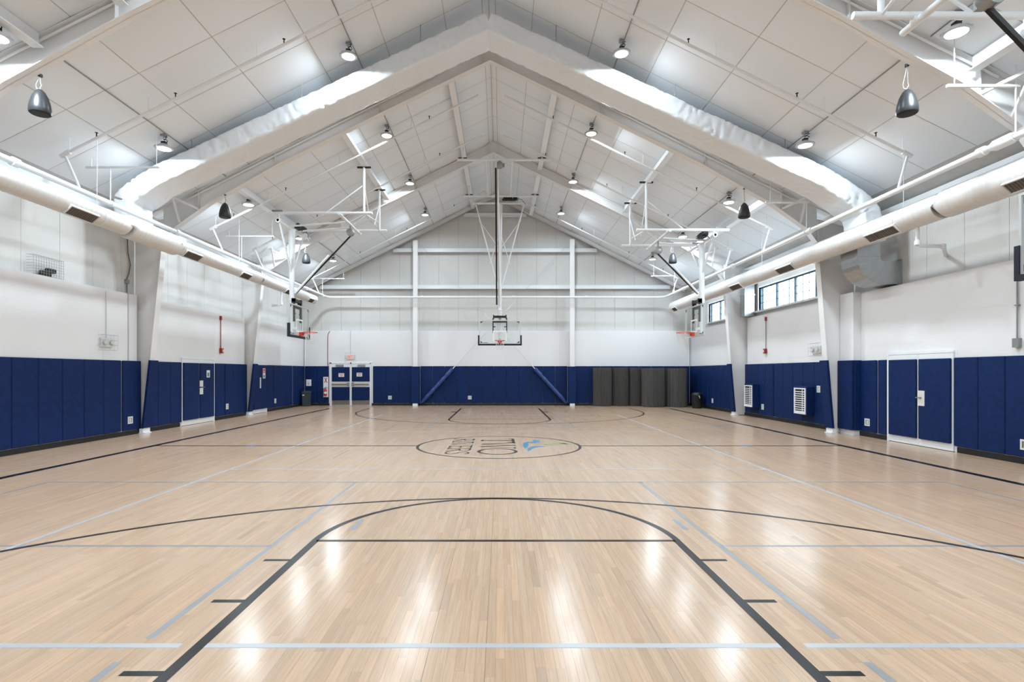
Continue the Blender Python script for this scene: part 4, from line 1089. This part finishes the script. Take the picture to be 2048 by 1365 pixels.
# ================================================================== WALL EQUIPMENT
def plate(side, y, z, wd, ht, label, dark=True, x=None, switch=False):
    t_ = PAD_T+0.001
    if side == 'F':
        b = lambda u0, u1, v0, v1, h0, h1: (x+u0, x+u1, CMU_F-t_-h1, CMU_F-t_-h0, z+v0, z+v1); loc = (x, CMU_F-t_, z-ht/2)
    else:
        s = 1 if side == 'L' else -1; X = (CMU_L if s > 0 else CMU_R) + s*t_
        b = lambda u0, u1, v0, v1, h0, h1: (X+s*h0, X+s*h1, y+u0, y+u1, z+v0, z+v1); loc = (X, y, z-ht/2)
    t = thing('switch_plate' if switch else 'outlet_box', label, 'switch' if switch else 'outlet', loc, 'white wall boxes on the pads')
    e = 0.035
    mb = MB()
    for q in ((-wd/2, wd/2, ht/2-e, ht/2), (-wd/2, wd/2, -ht/2, -ht/2+e), (-wd/2, -wd/2+e, -ht/2+e, ht/2-e), (wd/2-e, wd/2, -ht/2+e, ht/2-e)): mb.box(*b(q[0], q[1], q[2], q[3], 0, 0.012))
    mk('box_frame', mb, 'plate_white', t)
    mk('box_recess', MB().box(*b(-wd/2+e, wd/2-e, -ht/2+e, ht/2-e, 0, 0.002)), 'grille_dark', t)
    mk('receptacle', MB().box(*b(-0.03, 0.03, -0.05, 0.05, 0.002, 0.006)), 'plate_white', t)
plate('L', 14.52, 0.40, 0.19, 0.19, 'white outlet box on the left pads just before the middle column')
plate('L', 19.66, 0.44, 0.17, 0.20, 'white outlet box on the left pads beyond the double door')
plate('L', 23.85, 0.42, 0.17, 0.20, 'white outlet box on the left pads beyond the single door')
plate('F', 0, 0.40, 0.18, 0.18, 'white outlet box on the far pads beside the double door', x=-5.58)
plate('F', 0, 0.40, 0.18, 0.18, 'white outlet box on the far pads below the central basket', x=-1.57)
plate('R', 14.12, 0.38, 0.19, 0.19, 'white outlet box on the right pads beside the pilaster')
plate('R', 9.86, 0.36, 0.19, 0.19, 'white outlet box on the right pads at the picture edge')
plate('R', 19.98-0.22, 0.42, 0.17, 0.20, 'white outlet box beside the farther wall heater')
plate('R', 24.45, 0.40, 0.17, 0.20, 'white outlet box on the right pads behind the farther column')
plate('R', 16.28, 1.17, 0.17, 0.20, 'white switch plate beside the nearer wall heater', switch=True)

for y0, nm in ((16.50, 'nearer padded wall heater with white louvre grille on right wall'), (19.74+0.28, 'farther padded wall heater with white louvre grille on right wall')):
    x0 = CMU_R-PAD_T-0.002; d = 0.24; z0, z1 = 0.36, 1.24; y1 = y0+0.70
    t = thing('wall_heater', nm, 'heater', (x0-d/2, y0+0.35, z0), 'wall heaters')
    mk('heater_case', MB().cbox(x0-d, x0, y0, y1, z0, z1, 0.012), 'pad_vinyl', t)
    xf = x0-d
    mk('grille_recess', MB().box(xf-0.004, xf-0.001, y0+0.05, y1-0.05, z0+0.06, z1-0.06), 'heater_dark', t)
    mb = MB()
    for q in ((y0+0.03, y1-0.03, z1-0.09, z1-0.05), (y0+0.03, y1-0.03, z0+0.03, z0+0.12), (y0+0.03, y0+0.08, z0+0.12, z1-0.09), (y1-0.08, y1-0.03, z0+0.12, z1-0.09)): mb.box(xf-0.025, xf-0.004, *q)
    g = mk('grille_frame', mb, 'white_steel', t)
    for k in range(9):
        zz = z0+0.155+0.068*k
        mk('louvre', MB().box(xf-0.022, xf-0.004, y0+0.08, y1-0.08, zz, zz+0.026), 'white_steel', g)
    mk('grille_bar', MB().box(xf-0.024, xf-0.004, y0+0.20, y0+0.215, z0+0.12, z1-0.09), 'white_steel', g)

# fire alarm horns on conduit
for s, y, nm in ((1, 19.30, 'red fire alarm horn on a red conduit on the left wall'), (-1, 19.62, 'red fire alarm horn on a conduit on the right wall')):
    X = CMU_L if s > 0 else CMU_R
    t = thing('fire_alarm', nm, 'fire alarm', (X, y, 2.34), 'fire alarm horns')
    mk('alarm_horn', MB().cbox(X, X+s*0.09, y-0.08, y+0.08, 2.35, 2.52, 0.01), 'red_paint', t)
    mk('strobe_lens', MB().cbox(X+s*0.09, X+s*0.11, y-0.035, y+0.035, 2.38, 2.48, 0.006), 'plate_white', t)
    mk('alarm_conduit', MB().tube([(X+s*0.025, y-0.02, 2.52), (X+s*0.025, y-0.02, 3.66)], 0.014, 8), 'red_paint' if s > 0 else 'zinc', t)
    mk('conduit_fitting', MB().box(X, X+s*0.05, y-0.06, y+0.02, 3.52, 3.66), 'red_paint', t)
mk('red_conduit', MB().tube([(-8.72, CMU_F-0.02, 1.99), (-8.72, CMU_F-0.02, 3.45), (-8.70, CMU_F-0.02, 3.60), (-8.62, CMU_F-0.02, 3.74)], 0.016, 8), 'red_paint', label='dark red conduit on the far wall above the fire extinguisher', cat='conduit')

# exit signs in wire guards
def text_mesh(txt, size):
    cu = bpy.data.curves.new('txt', 'FONT'); cu.body = txt; cu.size = size; cu.align_x = 'CENTER'; cu.align_y = 'CENTER'; cu.extrude = 0.001
    ob = bpy.data.objects.new('txt', cu); C.objects.link(ob); dg = bpy.context.evaluated_depsgraph_get(); dg.update()
    me = bpy.data.meshes.new_from_object(ob.evaluated_get(dg)); bpy.data.objects.remove(ob)
    return me
exit_me = text_mesh('EXIT', 0.17); exit_me.materials.append(M['sign_red'])
def exit_sign(frame, label, conduit, lit=True):
    """frame: (u,v,h)->world; v up, h out from wall"""
    Q = frame
    t = thing('exit_sign', label, 'exit sign', Q(0, -0.2, 0)) if lit else thing('emergency_light', label, 'emergency light', Q(0, -0.2, 0), 'guarded emergency lights')
    def bx(mb, u0, u1, v0, v1, h0, h1):
        p, q = Q(u0, v0, h0), Q(u1, v1, h1); return mb.box(p[0], q[0], p[1], q[1], p[2], q[2])
    mk('sign_housing', bx(MB(), -0.22, 0.22, -0.11, 0.11, 0.0, 0.05), 'plate_white', t)
    if lit: mk('sign_face', bx(MB(), -0.13, 0.13, -0.095, 0.095, 0.05, 0.056), 'exit_face', t)
    else:
        for u in (-0.12, 0.12):
            c0, c1, c2 = Q(u, 0, 0.05), Q(u, 0, 0.09), Q(u, 0, 0.10)
            lh = mk('lamp_head', MB().tube([c0, c1, c2], 0.06, 16, radii=[0.05, 0.065, 0.06]), 'alu', t)
            mk('lamp_lens', MB().tube([c2, Q(u, 0, 0.104)], 0.05, 16), 'plate_white', lh)
    if lit:
     o = bpy.data.objects.new('sign_lettering', exit_me); C.objects.link(o); o.parent = t
     o.location = Vector(Q(0, 0, 0.058)) - W[t.name]
     ux = (Vector(Q(1, 0, 0))-Vector(Q(0, 0, 0))); rz = math.atan2(ux.y, ux.x)
     o.rotation_euler = (PI/2, 0, rz); o.scale = (0.62, 1, 1)
    mb = MB()
    us = [-0.24, 0, 0.24]; vs_ = [-0.19, -0.06, 0.06, 0.19]
    for v in vs_: mb.tube([Q(-0.26, v, 0.0), Q(-0.26, v, 0.13), Q(0.26, v, 0.13), Q(0.26, v, 0.0)], 0.004, 6)
    for u in (-0.26, -0.13, 0, 0.13, 0.26): mb.tube([Q(u, -0.19, 0.0), Q(u, -0.19, 0.13), Q(u, 0.19, 0.13), Q(u, 0.19, 0.0)], 0.004, 6)
    mk('wire_guard', mb, 'alu', t)
    if conduit: mk('sign_conduit', MB().tube([Q(0, 0.11, 0.02), Q(0, conduit, 0.02)], 0.008, 8), 'alu', t)
exit_sign(lambda u, v, h: (CMU_L+h, 13.70+u, 2.42+v), 'wire-guarded emergency light on the left wall before the middle column', 1.30, False)
exit_sign(lambda u, v, h: (CMU_R-h, 16.45-u, 2.36+v), 'wire-guarded emergency light on the right wall beyond the middle column', 0, False)
exit_sign(lambda u, v, h: (-7.58+u, CMU_F-h, 2.45+v), 'wire-guarded lit exit sign above the far double door', 1.30)
# wire cage with a black device on the left ledge
t = thing('equipment_cage', 'wire cage with a black device on the left wall ledge', 'cage', (-9.99, 11.95, CMU_TOP))
mb = MB(); x0, x1, y0, y1, z0, z1 = -10.08, -9.93, 11.60, 12.40, CMU_TOP+0.005, CMU_TOP+0.42
for k in range(13):
    y = y0+(y1-y0)*k/12; mb.tube([(x1, y, z0), (x1, y, z1), (x0, y, z1)], 0.0035, 5)
for k in range(8):
    z = z0+(z1-z0)*k/7; mb.tube([(x1, y0, z), (x1, y1, z)], 0.0035, 5); mb.tube([(x1, y0, z), (x0, y0, z)], 0.0035, 5)
mk('cage_wire', mb, 'zinc', t)
mk('caged_device', MB().cbox(-10.06, -9.96, 11.85, 12.12, z0, z0+0.12, 0.02).cbox(-10.06, -9.96, 12.02, 12.25, z0+0.10, z0+0.20, 0.02), 'black_paint', t)
# conduits on the walls
mk('wall_conduit', MB().tube([(CMU_L+0.02, 14.52, 1.99), (CMU_L+0.02, 14.52, CMU_TOP+0.02), (CMU_L-0.06, 14.52, CMU_TOP+0.03)], 0.010, 8), 'alu', label='grey conduit on the left wall beside the middle column', cat='conduit')
c = thing('hanging_cable', 'loose grey cable and small box on the left upper wall', 'cable', (LIN_L, 14.75, 3.8))
mk('cable', MB().tube([(LIN_L+0.03, 14.72, 5.3), (LIN_L+0.03, 14.74, 4.9), (LIN_L+0.03, 14.84, 4.6), (LIN_L+0.03, 14.78, 4.35), (LIN_L+0.03, 14.70, 4.2), (LIN_L+0.03, 14.70, 3.79)], 0.012, 6), 'grille_dark', c)
mk('cable_box', MB().box(LIN_L, LIN_L+0.06, 14.64, 14.76, 4.06, 4.17), 'zinc', c)
c = thing('wall_conduit', 'grey conduit with switch box on the right wall at the picture edge', 'conduit', (CMU_R, 10.05, 2.2))
mk('conduit_run', MB().tube([(CMU_R+0.12, 10.05, 3.86), (CMU_R-0.02, 10.05, 3.82), (CMU_R-0.03, 10.05, 3.70), (CMU_R-0.03, 10.05, 2.30)], 0.014, 8), 'zinc', c)
mk('conduit_box', MB().box(CMU_R-0.07, CMU_R, 9.99, 10.11, 2.13, 2.30), 'zinc', c)
for z in (2.9, 3.4): mk('conduit_strap', MB().box(CMU_R-0.05, CMU_R, 10.01, 10.09, z, z+0.02), 'zinc', c)
mk('downpipe', MB().tube([(CMU_L+0.10, CMU_F-0.12, 1.99), (CMU_L+0.10, CMU_F-0.12, 3.77)], 0.035, 10), 'block_paint', label='painted pipe in the far left corner above the pads', cat='pipe')
mk('downpipe', MB().tube([(CMU_R-0.12, CMU_F-0.12, 1.99), (CMU_R-0.12, CMU_F-0.12, 3.77)], 0.035, 10), 'block_paint', label='painted pipe in the far right corner above the mats', cat='pipe')

# extinguisher board and extinguisher
yb = CMU_F-PAD_T-0.002
mk('extinguisher_board', MB().box(-8.93, -8.68, yb-0.008, yb, 0.42, 1.44), 'paper_white', label='tall white board with red print behind the fire extinguisher', cat='sign')
brd = bpy.data.objects['extinguisher_board']
mk('board_print', MB().extrude([(-8.89, yb-0.0095, 1.40), (-8.84, yb-0.0095, 1.40), (-8.805, yb-0.0095, 1.32), (-8.77, yb-0.0095, 1.40), (-8.72, yb-0.0095, 1.40), (-8.78, yb-0.0095, 1.28), (-8.72, yb-0.0095, 1.15), (-8.77, yb-0.0095, 1.15), (-8.805, yb-0.0095, 1.23), (-8.84, yb-0.0095, 1.15), (-8.89, yb-0.0095, 1.15), (-8.83, yb-0.0095, 1.28)], (0, 0.0012, 0)), 'sign_red', brd)
t = thing('fire_extinguisher', 'red fire extinguisher hung on the far wall beside the door', 'extinguisher', (-8.80, yb-0.10, 0.50))
ex, ey = -8.80, yb-0.10
mk('cylinder', MB().lathe([(0.05, 0), (0.078, 0.015), (0.08, 0.05), (0.08, 0.26), (0.06, 0.31), (0.03, 0.335), (0.025, 0.34)], (ex, ey, 0.50), 20), 'red_ext', t)
mk('cylinder_label', MB().lathe([(0.081, 0.0), (0.081, 0.10)], (ex, ey, 0.60), 20), 'paper_white', t)
mk('valve', MB().cbox(ex-0.03, ex+0.03, ey-0.03, ey+0.03, 0.84, 0.90, 0.006).box(ex-0.02, ex+0.11, ey-0.015, ey+0.015, 0.90, 0.92).box(ex-0.02, ex+0.10, ey-0.012, ey+0.012, 0.86, 0.875), 'zinc', t)
mk('hose', MB().tube([(ex-0.03, ey, 0.87), (ex-0.09, ey, 0.85), (ex-0.105, ey-0.02, 0.72), (ex-0.10, ey-0.02, 0.58)], 0.012, 8), 'black_rubber', t)
# paper dispenser plate and bins
t = thing('dispenser', 'white wall dispenser above the grey bin in the far left corner', 'dispenser', (-9.66, yb, 0.98))
mk('dispenser_case', MB().cbox(-9.78, -9.53, yb-0.06, yb, 0.98, 1.31, 0.012), 'paper_white', t)
mk('dispenser_slot', MB().box(-9.67, -9.64, yb-0.062, yb-0.06, 1.06, 1.14), 'black_paint', t)
bx0, by0 = -9.56, 26.85
t = thing('trash_bin', 'tall grey trash bin in the far left corner', 'trash bin', (bx0, by0, 0))
def taper(x0, x1, y0, y1, z0, z1, k):
    cx, cy = (x0+x1)/2, (y0+y1)/2
    mb = MB(); q = [(x0, y0), (x1, y0), (x1, y1), (x0, y1)]
    mb.v = [(cx+(x-cx)*k, cy+(y-cy)*k, z0) for x, y in q] + [(x, y, z1) for x, y in q]
    for f_ in ((3,2,1,0), (4,5,6,7), (0,1,5,4), (1,2,6,5), (2,3,7,6), (3,0,4,7)): mb.face(f_)
    return mb
mk('bin_body', taper(bx0-0.15, bx0+0.15, by0-0.22, by0+0.22, 0, 0.66, 0.9), 'bin_grey', t)
mk('bin_rim', MB().cbox(bx0-0.165, bx0+0.165, by0-0.235, by0+0.235, 0.64, 0.70, 0.012), 'bin_grey', t)
mk('bin_lid', taper(bx0-0.155, bx0+0.155, by0-0.22, by0+0.22, 0.70, 0.74, 1.02), 'bin_grey', t)
mk('bin_label', MB().box(bx0-0.13, bx0-0.03, by0-0.2230, by0-0.221, 0.53, 0.58), 'paper_white', t)
bx1, by1 = 9.10, 25.35
t = thing('trash_bin', 'round black trash bin beside the rolled mats', 'trash bin', (bx1, by1, 0))
mk('bin_body', MB().lathe([(0.21, 0), (0.22, 0.02), (0.25, 0.58), (0.26, 0.60), (0.26, 0.62), (0.24, 0.62)], (bx1, by1, 0), 24), 'bin_black', t)
mk('bin_lid', MB().lathe([(0.262, 0.62), (0.255, 0.66), (0.20, 0.72), (0.09, 0.745), (0.01, 0.75)], (bx1, by1, 0), 24), 'bin_black', t)
mk('bin_bag_edge', MB().tube([(bx1-0.02, by1-0.245, 0.60), (bx1+0.03, by1-0.25, 0.55), (bx1+0.05, by1-0.24, 0.48), (bx1+0.02, by1-0.24, 0.50)], 0.018, 6), 'paper_white', t)

# rolled carpet mats standing on end: plan = bulged outline with ribs
def standing_mat(xa, xb, yf, yb_, h, nm, seed):
    rnd = random.Random(seed); pts = []
    cx = (xa+xb)/2; hw = (xb-xa)/2
    n = 46
    for i in range(n+1):
        u = -1+2*i/n
        d = (1-abs(u)**3.2)
        rib = 0.018*(1 if (i % 3) else -1)*(0.5+rnd.random()*0.7)
        pts.append((cx+hw*u, yb_-(yb_-yf)*(0.35+0.65*d)+rib))
    poly = pts + [(xb, yb_), (xa, yb_)]
    t = thing('rolled_mat', nm, 'mat', (cx, (yf+yb_)/2, 0), 'charcoal mats by the far wall')
    mb = MB(); mb.extrude([(x, y, 0) for x, y in poly], (0, 0, h)); mk('mat_roll', mb, 'mat_charcoal', t)
    # spiral of layers on the top edge
    sp = [(cx+hw*0.78*(1-k/60)*math.cos(k*0.42), (yf+yb_)/2+(yb_-yf)*0.36*(1-k/60)*math.sin(k*0.42), h+0.004) for k in range(54)]
    mk('roll_edge', MB().tube(sp, 0.010, 5), 'black_rubber', t)
standing_mat(4.60, 5.52, 26.75, 27.40, 1.90, 'charcoal standing mat, leftmost of the five by the far wall', 1)
standing_mat(5.55, 6.36, 26.85, 27.40, 1.90, 'charcoal standing mat, second from the left of the five', 2)
standing_mat(6.38, 6.98, 26.80, 27.40, 1.89, 'narrow charcoal standing mat in the middle of the five', 3)
standing_mat(6.86, 7.96, 25.95, 26.74, 1.87, 'charcoal standing mat, second from the right, pulled forward', 4)
standing_mat(7.98, 9.06, 25.90, 27.00, 1.86, 'charcoal standing mat, rightmost of the five by the corner', 5)
